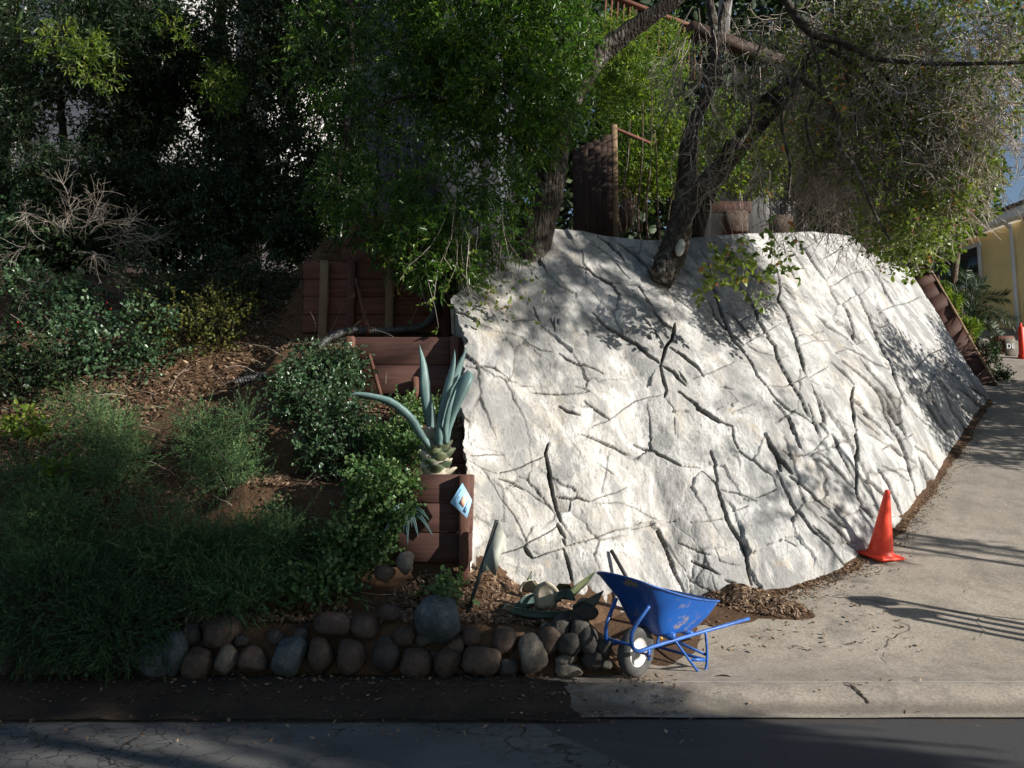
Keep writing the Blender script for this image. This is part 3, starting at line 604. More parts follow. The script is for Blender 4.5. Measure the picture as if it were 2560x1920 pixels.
shade_tree((13, -1.8, -.1), 'dense street tree right of the camera, nearest the kerb', [(12.6, -1.3, 1.6, 1.7, 2600), (12.4, .2, 5.0, .75, 1200), (12.4, .22, 6.4, .7, 1000), (12.5, -1.15, 8.2, 1.35, 2400), (12.6, -2.7, 4.9, 1.15, 500), (12.4, -.6, 5.6, .5, 26), (14, -4.5, 5, 2.4, 1800), (13, -3.2, 9, 2.0, 1600)], tr=.3)
shade_tree((14.8, -2.6, -.1), 'tall street tree with a high open crown right of the camera', [(12.4, 2.8, 10.9, .5, 300), (12.4, 2.95, 10.3, .2, 80), (12.4, 2.6, 11.9, .3, 120), (12.2, 5.0, 9.3, 1.2, 330), (12.4, 3.9, 8.9, .8, 90), (12.2, 3.6, 10.9, 1.0, 50), (12.4, 4.7, 10.2, 1.1, 230), (12.6, 5.8, 10.6, 1.0, 150), (13, 1.3, 12.8, 1.2, 160), (12.6, 4.7, 14.7, 1.4, 620), (12.6, 3.6, 15.6, 1.3, 320)], tr=.16)
shade_tree((10.5, -6.0, -.1), 'broad street tree behind the camera', [(10.5, -5, 3.2, 2.3, 1500), (9.6, -4.2, 5.5, 2.2, 1100), (11, -7, 6.5, 3, 1800)], tr=.25)
shade_tree((13, 12.5, 2.2), 'small tree on the right side of the driveway', [(12.2, 11.9, 5.5, 1.0, 450), (12.6, 13.2, 4.6, 1.1, 700), (12.8, 14.6, 4.4, 1.2, 900), (12.4, 11.3, 4.3, .7, 260), (12.8, 16.2, 5, 1.3, 900)], tr=.12)
shade_tree((12.6, 6.4, -.1 + .0), 'slender young tree beside the foot of the driveway', [(12.2, 5.5, 4.9, .6, 42), (12.0, 6.4, 4.3, .5, 34), (12.3, 6.0, 5.8, .4, 12)], tr=.04)  # unseen dapple source, added to shade the rock foot
# a pole and added twin-post shadow casters (outside the picture, their shadows fall into it)
for k, (x, y) in enumerate(((6.15, 7.35), (6.55, 7.05))):
    z0 = float(driveZ(y)); g = empty('mailbox', (x, y, z0), label=['grey mailbox on two posts, the one further up the driveway', 'grey mailbox on two posts, the one nearer the street'][k], cat='mailbox', group='mailboxes beside the driveway')
    for s in (-.12, .12):
        m = MB(); box(m, (x, y + s, z0 + .68), (.045, .045, 1.5), bev=.006); m.build('leg', M['tanpost'], g)
    m = MB(); box(m, (x, y, z0 + 1.45), (.30, .2, .16), bev=.05); m.build('box', M['iron'], g)
m = MB(); tube(m, [(7.2, 8.55, .2), (7.2, 8.55, 2.6)], .03, 10); tagp(m.build('pole', M['iron'], smooth=True), 'slim dark pole beside the driveway', 'pole')

# ------------------------------------------------------------------ buildings behind
def wallq(mb, a, b, z0, z1, th=.2):
    a = np.array(a, float); b = np.array(b, float); d = vn(b - a); n = np.array([-d[1], d[0]]) * th
    q = [a, b, b + n, a + n]; V = [(x, y, z0) for x, y in q] + [(x, y, z1) for x, y in q]
    return mb.add(V, [(0, 1, 5, 4), (1, 2, 6, 5), (2, 3, 7, 6), (3, 0, 4, 7), (4, 5, 6, 7), (3, 2, 1, 0)])
# yellow house at the top of the driveway
hA = P(905, 300, 30.0); hB = P(1100, 300, 22.8)
g = empty('yellow_house', (hA[0], hA[1], 5), label='pale yellow stucco house with white fascia at the top of the driveway', cat='house')
ztop = P(1018, 227, 25.6)[2]; dirw = vn((hB - hA)[:2]); nrmw = np.array([-dirw[1], dirw[0]])
m = MB(); wallq(m, hA[:2], hB[:2], 4.0, ztop + .1, .25)
far_ = hB[:2] + nrmw * 8; wallq(m, hB[:2], far_, 4.0, ztop + .1, .25); m.build('wall', M['stucco'], g)
fr = lambda s, off, z: np.array([*(hA[:2] + dirw * s - nrmw * off), z])
Lw = np.linalg.norm((hB - hA)[:2])
def along(px):     # distance along the wall seen at picture column px
    k = (px - 512) / F
    # x = k*(y cp + z sp) approx with z of wall centre
    lo, hi = 0., Lw
    for _ in range(40):
        mid = (lo + hi) / 2; q = fr(mid, 0, 7.0)
        if PX(q)[0] < px: lo = mid
        else: hi = mid
    return lo
m = MB(); beam(m, fr(-.6, .5, ztop + .17), fr(Lw + .6, .5, ztop + .17), .05, .3, bev=.01); beam(m, fr(-.6, .25, ztop + .06), fr(Lw + .6, .25, ztop + .06), .5, .03); m.build('fascia', M['white'], g)
m = MB(); q0 = fr(-.8, .6, ztop + .32); q1 = fr(Lw + .8, .6, ztop + .32); n3 = np.array([nrmw[0], nrmw[1], .28]) * 6
m.add([q0, q1, q1 + n3, q0 + n3, q0 + (0, 0, .1), q1 + (0, 0, .1), q1 + n3 + (0, 0, .1), q0 + n3 + (0, 0, .1)], [(0, 1, 5, 4), (4, 5, 6, 7), (3, 2, 1, 0), (1, 2, 6, 5), (0, 4, 7, 3)]); m.build('roof', M['roof'], g)
s = along(1019); zb_ = P(1024, 352, 25.6)[2]
m = MB(); beam(m, fr(s, .09, ztop), fr(s, .09, zb_), .10, .09, bev=.01); beam(m, fr(s, .45, ztop + .1), fr(s, .09, ztop - .12), .09, .08, bev=.01); m.build('downspout', M['white'], g)
s0, s1 = along(938), along(985); zl, zh = P(970, 283, 26.8)[2], P(970, 246, 26.8)[2]
m = MB()
for a, b, c, d in ((s0 - .08, zl, s1 + .08, zl), (s0 - .08, zh, s1 + .08, zh)): beam(m, fr(a, .04, b), fr(c, .04, d), .08, .12)
for a in (s0, s1): beam(m, fr(a, .045, zl), fr(a, .045, zh), .1, .09)
wf = m.build('window', M['white'], g)
m = MB(); beam(m, fr(s0, .02, (zl + zh) / 2), fr(s1, .02, (zl + zh) / 2), .03, zh - zl); pn = m.build('pane', M['glass'], g); pn.parent = wf; pn.matrix_parent_inverse = g.matrix_world.inverted() @ Matrix.Translation((-g.location)) if False else pn.matrix_parent_inverse
m = MB(); sm = (s0 + s1) / 2; beam(m, fr(sm, .05, zl), fr(sm, .05, zh), .04, .05); mu = m.build('mullion', M['white'], g); mu.parent = wf
pn.matrix_parent_inverse = Matrix.Identity(4); mu.matrix_parent_inverse = Matrix.Identity(4)
wf.parent = None; wf.matrix_parent_inverse = Matrix.Identity(4); wf.parent = g; wf.matrix_parent_inverse = Matrix.Translation(g.location).inverted()

def house(name, label, px0, px1, pyt, pyb, Y0, Y1, mat, depth=6, wins=(), boards=0):
    a = P(px0, (pyt + pyb) / 2, Y0); b = P(px1, (pyt + pyb) / 2, Y1); zt = P(px0, pyt, Y0)[2]; zb = float(hill(a[0], Y0)) - .3
    g = empty(name, (a[0], a[1], zb), label=label, cat='house')
    m = MB(); d = vn((b - a)[:2]); n = np.array([-d[1], d[0]]) * depth
    wallq(m, a[:2], b[:2], zb, zt, .2); wallq(m, b[:2], b[:2] + n, zb, zt, .2); wallq(m, a[:2] + n, a[:2], zb, zt, .2); m.build('wall', M[mat], g)
    m = MB(); e = np.array([*d, 0]) * .4; nn = np.array([*n, 0]); o_ = np.array([*(n / depth * .5), 0])
    q = [np.array([*a[:2], zt]) - e - o_, np.array([*b[:2], zt]) + e - o_, np.array([*b[:2], zt + 1.2]) + e + nn, np.array([*a[:2], zt + 1.2]) - e + nn]
    m.add(q + [p + (0, 0, .18) for p in q], [(0, 1, 5, 4), (4, 5, 6, 7), (3, 2, 1, 0), (1, 2, 6, 5), (2, 3, 7, 6), (3, 0, 4, 7)]); m.build('roof', M['roof'], g)
    # cladding joints: shadow-gap battens
    for k in range(boards):
        f_ = (k + .5) / boards; q = a[:2] + (b - a)[:2] * f_ - n / depth * .012
        m = MB(); beam(m, (*q, zb), (*q, zt), .03, .02); m.build('batten', M[mat], g)
    for (wx0, wx1, wy0, wy1) in wins:
        f0, f1 = [(w_ - px0) / (px1 - px0) for w_ in (wx0, wx1)]; q0 = a[:2] + (b - a)[:2] * f0 - n / depth * .03; q1 = a[:2] + (b - a)[:2] * f1 - n / depth * .03
        Yw = (Y0 + Y1) / 2; z0, z1 = P(px0, wy1, Yw)[2], P(px0, wy0, Yw)[2]
        m = MB()
        for z in (z0, z1): beam(m, (*q0, z), (*q1, z), .06, .09)
        for q in (q0, q1, (q0 + q1) / 2): beam(m, (*q, z0), (*q, z1), .06, .08)
        wf = m.build('window', M['white'], g)
        m = MB(); beam(m, (*(q0 + n / depth * .02), (z0 + z1) / 2), (*(q1 + n / depth * .02), (z0 + z1) / 2), .02, z1 - z0); p_ = m.build('pane', M['glass']); p_.parent = wf
        p_.matrix_parent_inverse = Matrix.Translation(g.location).inverted() @ Matrix.Identity(4); p_.matrix_parent_inverse = Matrix.Identity(4)
        wf.matrix_parent_inverse = Matrix.Translation(g.location).inverted()
    return g
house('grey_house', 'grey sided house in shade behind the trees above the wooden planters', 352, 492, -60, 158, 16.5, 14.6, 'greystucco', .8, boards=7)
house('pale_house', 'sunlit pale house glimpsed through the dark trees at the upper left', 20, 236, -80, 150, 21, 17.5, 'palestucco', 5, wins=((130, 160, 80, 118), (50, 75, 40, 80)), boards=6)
house('grey_shed', 'small grey board shed seen through bare twigs above the rock', 764, 806, 172, 216, 17, 18.2, 'greywood', 2, boards=4)
# wooden deck with balusters high on the right
g = empty('wooden_deck', P(650, 60, 16.5), label='high wooden deck with orange-brown balusters behind the trees', cat='deck')
ra, rb = P(632, 6, 16), P(722, 48, 17.5); la, lb = P(628, 58, 16), P(745, 92, 17.5)
m = MB(); beam(m, P(600, -8, 15.6), P(722, 38, 17.4), .1, .07); m.build('handrail', M['redwood'], g)
m = MB(); beam(m, P(690, 28, 16.5), P(780, 62, 18.0), .25, .22); m.build('beam', M['darkwood'], g)
for k in range(17):
    f_ = k / 16; a = P(606 + 96 * f_, -2 + 34 * f_, 15.7 + 1.4 * f_); m = MB(); beam(m, a, a + (-.08, 0, -1.15), .035, .035); m.build('baluster', M['redwood'], g)
m = MB(); tube(m, [P(722, 38, 19), P(727, -12, 19)], .16, 12); tagp(m.build('utility_pole', M['greywood'], smooth=True), 'pale grey post rising behind the dark deck beam', 'pole')

# dark board fence with pale end post
g = empty('board_fence', P(600, 236, 12.4), label='dark vertical board fence with a pale end post between the two oaks', cat='fence')
a, b = P(574, 200, 11.9), P(612, 200, 12.6)
for k in range(6):
    f0 = k / 6; q = a + (b - a) * (f0 + 1 / 12); zt = P(575 + 38 * f0, 148 - 16 * f0, q[1])[2]; zb = P(590, 243, q[1])[2]
    m = MB(); beam(m, (q[0], q[1], zb - .3), (q[0], q[1], zt), .135, .022, up=(0, 1, 0), bev=.004); m.build('board', M['darkwood'], g)
q = P(615, 200, 12.6); m = MB(); box(m, (q[0], q[1] - .03, (P(615, 240, 12.6)[2] - .3 + P(615, 126, 12.6)[2]) / 2), (.09, .09, P(615, 126, 12.6)[2] - P(615, 240, 12.6)[2] + .3), bev=.008); m.build('post', M['tanpost'], g)
m = MB(); beam(m, P(574, 158, 11.95) + (0, .05, 0), P(612, 146, 12.65) + (0, .05, 0), .09, .04); m.build('rail', M['darkwood'], g)
m = MB(); beam(m, P(614, 128, 12.6), P(650, 143, 13.8), .045, .04); m.build('rail', M['redwood'], g)
# red-brown bench-like retaining board and grey blocks on the upper bank
for k, (px, py, wx, wy, Y, mt, lab) in enumerate(((724, 207, 56, 12, 15.0, 'darkred', 'dark red-brown board lying behind the drooping twigs'),)):
    c_ = P(px, py, Y); m = MB(); box(m, c_, (wx * Y / F, .05, wy * Y / F), bev=.01); tagp(m.build('loose_board', M[mt]), lab, 'board')
for k, (px, py, wx, wy, Y, lab) in enumerate(((604, 214, 10, 12, 13.2, 'pale grey block beside the end post of the dark fence'), (735, 223, 24, 8, 13.8, 'grey concrete block behind the rock crest under the red board'), (781, 226, 22, 6, 14.6, 'tan concrete block under the grey shed'))):
    px = px + (22 if k == 0 else 0); c_ = P(px, py, Y); c_[2] = hill(c_[0], c_[1]) + wy * Y / F * .45 if False else c_[2]
    m = MB(); box(m, c_, (wx * Y / F, .25, wy * Y / F + .25), bev=.03); tagp(m.build('concrete_block', M['s_brown']), lab, 'block')

# ------------------------------------------------------------------ timber planter tiers left of the rock
def tier(label, x0, x1, Y, zb, zt, nb, posts, pw=.10, ret=.5, bm='redwood'):
    g = empty('timber_planter', ((x0 + x1) / 2, Y, zb), label=label, cat='planter', group='stepped timber planters left of the rock')
    h = (zt - zb) / nb
    for k in range(nb):
        m = MB(); box(m, ((x0 + x1) / 2 + random.uniform(-.01, .01), Y + random.uniform(-.004, .004), zb + h * (k + .5)), (x1 - x0, .042, h - .006), bev=.005); m.build('board', M[bm], g)
        m = MB(); box(m, (x1 - .02, Y + .05 + ret / 2, zb + h * (k + .5)), (.04, ret, h - .006), bev=.005); m.build('side_board', M[bm], g)
    for (px_, mt) in posts:
        m = MB(); box(m, (px_, Y - .022 - pw / 2, (zb + zt) / 2 - .12 + .0), (pw, pw, zt - zb + .22), bev=.006); m.build('post', M[mt], g)
    return g
def zz(py, Y): return P(440, py, Y)[2]
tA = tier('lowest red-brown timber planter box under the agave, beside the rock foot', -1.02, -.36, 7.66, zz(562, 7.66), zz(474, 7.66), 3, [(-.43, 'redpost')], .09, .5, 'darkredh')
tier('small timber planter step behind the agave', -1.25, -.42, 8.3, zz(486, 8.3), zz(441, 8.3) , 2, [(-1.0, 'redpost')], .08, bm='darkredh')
tier('tiny upper timber step between agave and large dark planter', -.95, -.44, 8.62, zz(440, 8.62), zz(407, 8.62), 2, [(-.5, 'redpost')], .07)
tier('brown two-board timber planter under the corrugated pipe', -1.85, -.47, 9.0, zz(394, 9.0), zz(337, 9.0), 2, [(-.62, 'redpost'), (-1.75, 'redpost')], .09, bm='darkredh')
tier('red planter wall with four upright posts above the corrugated pipe', -2.55, -.63, 10.0, zz(333, 10.0), zz(262, 10.0), 4, [(-2.28, 'tanpost'), (-1.48, 'tanpost'), (-.80, 'redpost'), (-1.95, 'redpost')], .10)
tier('topmost red planter wall half hidden by the hanging bay leaves', -2.3, -.9, 11.0, zz(262, 11.0), zz(216, 11.0), 3, [(-1.95, 'redpost'), (-1.5, 'redpost'), (-1.1, 'tanpost')], .10)
for (a, b, lab) in (((356, 279, 9.86), (369, 334, 9.5), 'dark rod leaning on the red planter wall above the pipe'), ((369, 354, 8.92), (381, 396, 8.8), 'rusty rod leaning on the brown planter under the pipe'), ((415, 378, 8.93), (417, 402, 8.85), 'short grey stub pipe at the foot of the brown planter')):
    m = MB(); tube(m, [P(*a), P(*b)], .022 if 'stub' not in lab else .04, 8, .05); tagp(m.build('rod', M['rust'], smooth=True), lab, 'rod')
# corrugated pipe
pc = catmull([P(*a) for a in ((318, 348, 9.25), (331, 337, 9.35), (350, 331, 9.5), (370, 331, 9.6), (388, 331, 9.62), (408, 329, 9.62), (423, 326, 9.65), (432, 318, 9.72), (436, 308, 9.85), (436, 300, 9.95))], 24)
def corr(name, pc, r, lab, step=.5):
    L = np.concatenate([[0], np.cumsum(np.linalg.norm(np.diff(pc, axis=0), axis=1))]); n = int(L[-1] / .008); q = np.stack([np.interp(np.linspace(0, L[-1], n), L, pc[:, k]) for k in range(3)], 1)
    rr = r * (1 + .10 * np.sign(np.sin(np.arange(n) * .008 / .028 * 2 * math.pi)))
    m = MB(); tube(m, q, rr, 14); tagp(m.build(name, M['pipe'], smooth=False), lab, 'pipe')
corr('corrugated_pipe', pc, .045, 'black corrugated drain pipe curving along the red planter wall')
corr('corrugated_pipe', catmull([P(236, 382, 8.9), P(252, 378, 8.95), P(266, 375, 9.0)], 20), .04, 'short end of black corrugated pipe in the leaf litter of the bank')

# sloping red board wall down the right edge of the rock, with stepped planters behind
g = empty('sloping_board_wall', P(950, 330, 19.5), label='red-brown board wall stepping down along the right edge of the rock', cat='wall')
topl = [(900, 238), (922, 257), (935, 277), (948, 299), (960, 320), (973, 344), (988, 370), (1008, 403)]; botl = [(885, 246), (903, 266), (915, 286), (928, 310), (941, 336), (956, 362), (970, 385), (990, 410)]
tl = np.array(topl, float); bl = np.array(botl, float)
NBD = 13
for k in range(NBD):
    f0, f1 = k / NBD * 7, (k + .965) / NBD * 7; q = []
    for f_ in (f0, f1):
        Y = 21.3 - .52 * f_
        tx, ty = np.interp(f_, range(8), tl[:, 0]), np.interp(f_, range(8), tl[:, 1]); bx_, by_ = np.interp(f_, range(8), bl[:, 0]), np.interp(f_, range(8), bl[:, 1])
        a = P(tx, ty, Y); b = P(bx_, by_, Y); b = b + (b - a) * .6; q += [a, b]
    th = np.array([.03, .05, 0]); mz = np.array([0, -.02 * (k % 2), 0])
    m = MB(); V = [q[0] + mz, q[1] + mz, q[3] + mz, q[2] + mz]; V += [v + th for v in V]
    m.add(V, [(0, 1, 2, 3), (7, 6, 5, 4), (0, 4, 5, 1), (3, 2, 6, 7), (0, 3, 7, 4), (1, 5, 6, 2)]); m.build('board', M['darkred'], g)
m = MB()
for k in range(7):
    Y = 21.3 - .52 * k; beam(m, P(*topl[k], Y) + (0, .02, .02), P(*topl[k + 1], Y - .52) + (0, .02, .02), .05, .03)
m.build('cap_rail', M['tanpost'], g)
for k, (px, py, w_, h_, Y) in enumerate(((931, 283, 14, 16, 20.6), (955, 309, 12, 12, 20.4), (969, 331, 15, 17, 20.0), (981, 356, 13, 20, 19.6), (993, 383, 13, 24, 19.2), (920, 262, 12, 14, 21))):
    c_ = P(px, py, Y); gg = empty('planter_box', c_, label=['red planter box below the house window', 'small red planter box beside the palm', 'red planter box under the palm fronds', 'red planter box with low shrub above it', 'lowest red planter box at the end of the board wall', 'highest red planter box under the hanging oak twigs'][k], cat='planter', group='stepped planters right of the board wall')
    for j in range(2):
        m = MB(); box(m, c_ + (0, 0, (j - .5) * h_ * Y / F * .5), (w_ * Y / F, .05, h_ * Y / F * .48), bev=.01); m.build('board', M['redwood'], gg)
    m = MB(); box(m, c_ + (w_ * Y / F * .5, .3, -.1), (.06, .7, h_ * Y / F + .2), bev=.01); m.build('side_board', M['darkwood'], gg)
    m = MB(); box(m, c_ + (0, .35, -.1), (w_ * Y / F * .95, .6, h_ * Y / F * .8)); m.build('soil', M['dirt'], gg)
# dark number box near the top cone
c_ = P(1002, 345, 20.5); g = empty('number_planter', c_, label='dark red timber box with pale letters at the driveway end', cat='planter')
m = MB(); box(m, c_, (.42, .4, .40), bev=.02); m.build('box', M['redwood'], g)
m = MB(); box(m, P(1010, 347, 20.25), (.26, .05, .44), bev=.01); pl = m.build('panel', M['s_tan'], g)
cu = bpy.data.curves.new('letters', 'FONT'); cu.body = 'DE'; cu.size = .17; cu.extrude = .004; to = bpy.data.objects.new('letters_src', cu); COL.objects.link(to)
dg = bpy.context.evaluated_depsgraph_get(); me = bpy.data.meshes.new_from_object(to.evaluated_get(dg)); bpy.data.objects.remove(to)
lo_ = bpy.data.objects.new('letters', me); COL.objects.link(lo_); me.materials.append(M['white']); lo_.parent = g; q = P(1010, 347, 20.25) - np.array(g.location); lo_.location = (q[0] - .11, q[1] - .032, q[2] - .04); lo_.rotation_euler = (R(90), 0, 0)

# ------------------------------------------------------------------ dry stone wall
SG = empty('stone_wall', (-1.5, 7.0, 0), label='low dry wall of round brown and blue-grey stones along the street', cat='stone wall')
def stone(px, py, rx, ry, mat, ang, Y=7.0, parent=SG, seed=0, sub=3, d=1.0):
    import bmesh
    bm = bmesh.new(); bmesh.ops.create_icosphere(bm, subdivisions=sub, radius=1)
    V = np.array([v.co[:] for v in bm.verts]); Fc = np.array([[v.index for v in f.verts] for f in bm.faces]); bm.free()
    rg = np.random.default_rng(seed + 100)
    if ang:                                   # fractured rock: clip by random planes
        for _ in range(int(8 + ang * 4)):
            n = rdir(rg, 1)[0]; dd = rg.uniform(.62, .9); e = np.maximum(V @ n - dd, 0); V = V - e[:, None] * n * .96
        V = V * (1 + .05 * fbm(V * 3 + seed, 3)[:, None])
    else:
        for _ in range(10):
            n = rdir(rg, 1)[0]; dd = rg.uniform(.72, .93); e = np.maximum(V @ n - dd, 0); V = V - e[:, None] * n * .8
        V = np.sign(V) * np.abs(V) ** .88; V = V * (1 + .13 * fbm(V * .9 + seed * 3.1, 2)[:, None] + .03 * fbm(V * 4 + seed, 3)[:, None])
    mx = np.abs(V).max(0); V = V / mx; sc = Y / F; a = rg.uniform(-.15, .15)
    V = V * (rx * sc, (rx + ry) * .5 * sc * d, ry * sc); ca, sa = math.cos(a), math.sin(a)
    V = np.stack([V[:, 0] * ca - V[:, 2] * sa, V[:, 1], V[:, 0] * sa + V[:, 2] * ca], 1)
    c = P(px, py, Y)
    o = fast('stone', V, [Fc], M[mat], smooth=not ang or ang < .5); o.location = tuple(c - (np.array(parent.location) if parent else 0)); o.parent = parent
    return o
STN = [(155, 660, 16, 20, 's_blue', 0), (176, 652, 12, 26, 's_blue', 1), (193, 634, 10, 11, 's_dark', 0), (222, 632, 20, 16, 's_brown', 0), (200, 664, 16, 18, 's_brown', 0), (227, 660, 12.5, 16, 's_tan', 1), (255, 661, 17, 15, 's_brown', .6), (290, 655, 18, 20, 's_blue', 1), (321, 656, 12.5, 19, 's_brown', 0), (334, 625, 19, 12.5, 's_brown', 0), (351, 657, 15.5, 18.5, 's_brown', 0), (365, 627, 16, 11.5, 's_brown', .4), (386, 655, 14, 19, 's_dark', .3), (404, 637, 11, 10, 's_brown', 0), (390, 612, 10.5, 8.5, 's_brown', 0), (415, 662, 16.5, 15, 's_brown', 0), (447, 661, 14.5, 16.5, 's_brown', 1), (456, 644, 9.5, 10.5, 's_brown', 0), (471, 636, 10, 10, 's_brown', 0), (480, 660, 21, 14.5, 's_brown', 0), (504, 640, 13, 14, 's_brown', 0), (508, 667, 10, 9, 's_dark', 0), (531, 656, 16.5, 22, 's_tan', 1), (549, 639, 13, 15.5, 's_brown', 0), (561, 625, 10.5, 12, 's_dark', .5), (570, 644, 14, 12, 's_dark', 0), (579, 629, 11, 14, 's_dark', 0), (566, 659, 12, 6.5, 's_tan', 1), (569, 670, 14, 8, 's_tan', 1), (589, 641, 12, 15, 's_dark', 0), (594, 660, 13, 13, 's_dark', 0), (605, 645, 9, 14, 's_dark', 1), (425, 640, 9, 8, 's_dark', 1), (241, 640, 9, 7, 's_dark', 1), (275, 637, 9, 8, 's_dark', 1), (301, 634, 8, 7, 's_dark', 0), (128, 662, 14, 16, 's_dark', 0), (100, 660, 15, 17, 's_dark', 0), (70, 662, 15, 15, 's_dark', 0), (40, 662, 16, 16, 's_dark', 0), (12, 660, 15, 17, 's_dark', 0), (586, 612, 12, 9, 's_dark', 0), (373, 645, 6, 6, 's_dark', 0), (433, 655, 6, 7, 's_dark', 0), (337, 640, 7, 5, 's_dark', 0), (240, 672, 6, 4, 's_dark', 0), (466, 652, 6, 5, 's_dark', 0)]
for k, a in enumerate(STN):
    small = a[2] < 8; row = a[1] + a[3]
    stone(*a, Y=6.98 + (.05 if row < 655 else 0) + (.08 if small else 0) + (.12 if a[4] == 's_dark' and a[0] < 140 else 0), seed=k)
o = stone(440, 619, 26, 24, 's_blue', 1, 7.02, seed=91); o['label'] = 'largest rough blue-grey rock of the wall'
for px, py, rx, ry, mt, an, Y, lab in ((406, 562, 9.5, 12.5, 's_tan', .6, 7.35, 'upright pale tan stone on the dirt below the lowest planter'), (385, 573, 11, 9, 's_brown', .6, 7.32, 'brown stone half buried left of the upright tan stone'), (583, 603, 8, 5, 's_tan', 1, 7.3, 'small tan stone under the cut agave leaves'), (607, 665, 5, 4, 's_tan', 1, 6.8, 'small pale stone beside the wheelbarrow wheel')):
    o = stone(px, py, rx, ry, mt, an, Y, None, seed=int(px), sub=3); tagp(o, lab, 'stone')

# ------------------------------------------------------------------ agave plant on the lowest planter
def bladeM(base, path, wid, thick=.012, fold=.35, nseg=14, name='leaf', mat='agave', parent=None, side=None, prof=None):
    q = catmull(path, max(3, nseg // (len(path) - 1))); n = len(q); Tn = np.gradient(q, axis=0); m = MB(); V = []
    t_ = np.linspace(0, 1, n); pr = (np.interp(t_, [0, .12, .35, .6, .85, 1], [.75, .72, 1, .9, .45, .02]) if prof is None else np.interp(t_, *prof)) * wid / 2
    s0 = vn(side)
    for i in range(n):
        d = vn(Tn[i]); s_ = vn(s0 - d * (s0 @ d)); u = np.cross(s_, d)
        w_ = pr[i] * (1 + (.05 if i % 2 else 0)); th = thick * (1 - t_[i] * .8)
        V += [q[i] - s_ * w_ - u * w_ * fold, q[i] - s_ * w_ * .5 - u * w_ * fold * .35, q[i], q[i] + s_ * w_ * .5 - u * w_ * fold * .35, q[i] + s_ * w_ - u * w_ * fold,
              q[i] + s_ * w_ * .5 + u * (th - w_ * fold * .3), q[i] + u * th, q[i] - s_ * w_ * .5 + u * (th - w_ * fold * .3)]
    Fs = [(i * 8 + k, i * 8 + (k + 1) % 8, (i + 1) * 8 + (k + 1) % 8, (i + 1) * 8 + k) for i in range(n - 1) for k in range(8)] + [tuple(range(7, -1, -1)), tuple((n - 1) * 8 + k for k in range(8))]
    m.add(V, Fs); return m.build(name, M[mat], parent, smooth=True)
AG = P(436, 452, 7.78); ag = empty('agave_plant', AG, label='blue-green agave with upright spiky leaves growing from the lowest planter', cat='agave')
def z9(x, y, Y): return P((900 + x * .3616) * .4, (820 + y * .3616) * .4, Y)
sd = (1, -.2, .1)
bladeM(0, [z9(495, 790, 7.7), z9(490, 640, 7.66), z9(455, 450, 7.62), z9(440, 260, 7.62), z9(410, 115, 7.66)], .105, parent=ag, side=(1, .3, 0), fold=.22)
bladeM(0, [z9(520, 800, 7.66), z9(560, 620, 7.6), z9(600, 420, 7.56), z9(640, 260, 7.56), z9(655, 150, 7.6)], .085, parent=ag, side=(1, -.4, .2), fold=.22)
bladeM(0, [z9(540, 800, 7.7), z9(590, 600, 7.64), z9(640, 420, 7.6), z9(690, 260, 7.6), z9(742, 130, 7.62)], .10, parent=ag, side=(1, .4, .1), fold=.22)
bladeM(0, [z9(585, 800, 7.62), z9(610, 640, 7.55), z9(670, 470, 7.5), z9(725, 350, 7.5), z9(745, 292, 7.56)], .155, parent=ag, side=(.9, -.5, -.2), fold=.25, prof=([0, .12, .35, .6, .8, .93, 1], [.5, .55, .8, 1, .95, .55, .05]))
bladeM(0, [z9(548, 810, 7.58), z9(550, 730, 7.52), z9(553, 640, 7.5)], .075, parent=ag, side=(1, 0, 0), fold=.4)
bladeM(0, [z9(600, 800, 7.6), z9(600, 700, 7.52), z9(625, 560, 7.46), z9(665, 420, 7.46)], .075, parent=ag, side=(.6, .8, 0), fold=.4)
bladeM(0, [z9(490, 830, 7.62), z9(420, 740, 7.5), z9(340, 620, 7.42), z9(200, 510, 7.36), z9(0, 460, 7.3), z9(-70, 462, 7.28)], .085, parent=ag, side=(.6, -.4, .7), fold=.3)
mb = MB(); tube(mb, [AG + (0, 0, -.35), AG + (0, 0, -.1), AG + (.01, 0, .16)], [.10, .13, .09], 14, .08); mb.build('trunk', M['agave_dry'], ag, True)
rg = np.random.default_rng(5)
for k in range(30):                      # stubs of cut leaves round the trunk
    a = k * 2.4; h = -.22 + .34 * k / 30; r0 = .09; L = rg.uniform(.08, .12) * (1.1 - .3 * k / 30)
    d = np.array([math.cos(a), math.sin(a), .55 + .7 * k / 30]); b0 = AG + (math.cos(a) * r0 * .8, math.sin(a) * r0 * .8, h)
    bladeM(0, [b0, b0 + d * L * .5, b0 + d * L + (0, 0, .01)], .16, .03, .35, 6, 'leaf_stub', 'stub' if k % 4 else 'agave_dry', ag, side=(-math.sin(a), math.cos(a), 0), prof=([0, .5, .85, 1], [1, 1, .7, .25]))
# small aloe-like plant hanging lower
al = empty('spider_agave', P(414, 530, 7.5), label='small drooping green strap-leaved plant in front of the lowest planter', cat='plant')
c0 = z9(330, 1280, 7.5)
for k, (x, y) in enumerate(((200, 1300), (160, 1420), (250, 1400), (330, 1510), (300, 1440), (405, 1450), (510, 1445), (480, 1330), (430, 1290), (360, 1380), (240, 1275))):
    e = z9(x, y, 7.36 + .02 * (k % 3)); mid = (c0 + e) / 2 + (0, -.03, .07); bladeM(0, [c0, mid, e], .035, .006, .3, 10, 'leaf', 'agave', al, side=np.cross(vn(e - c0), (0, 1, 0)))
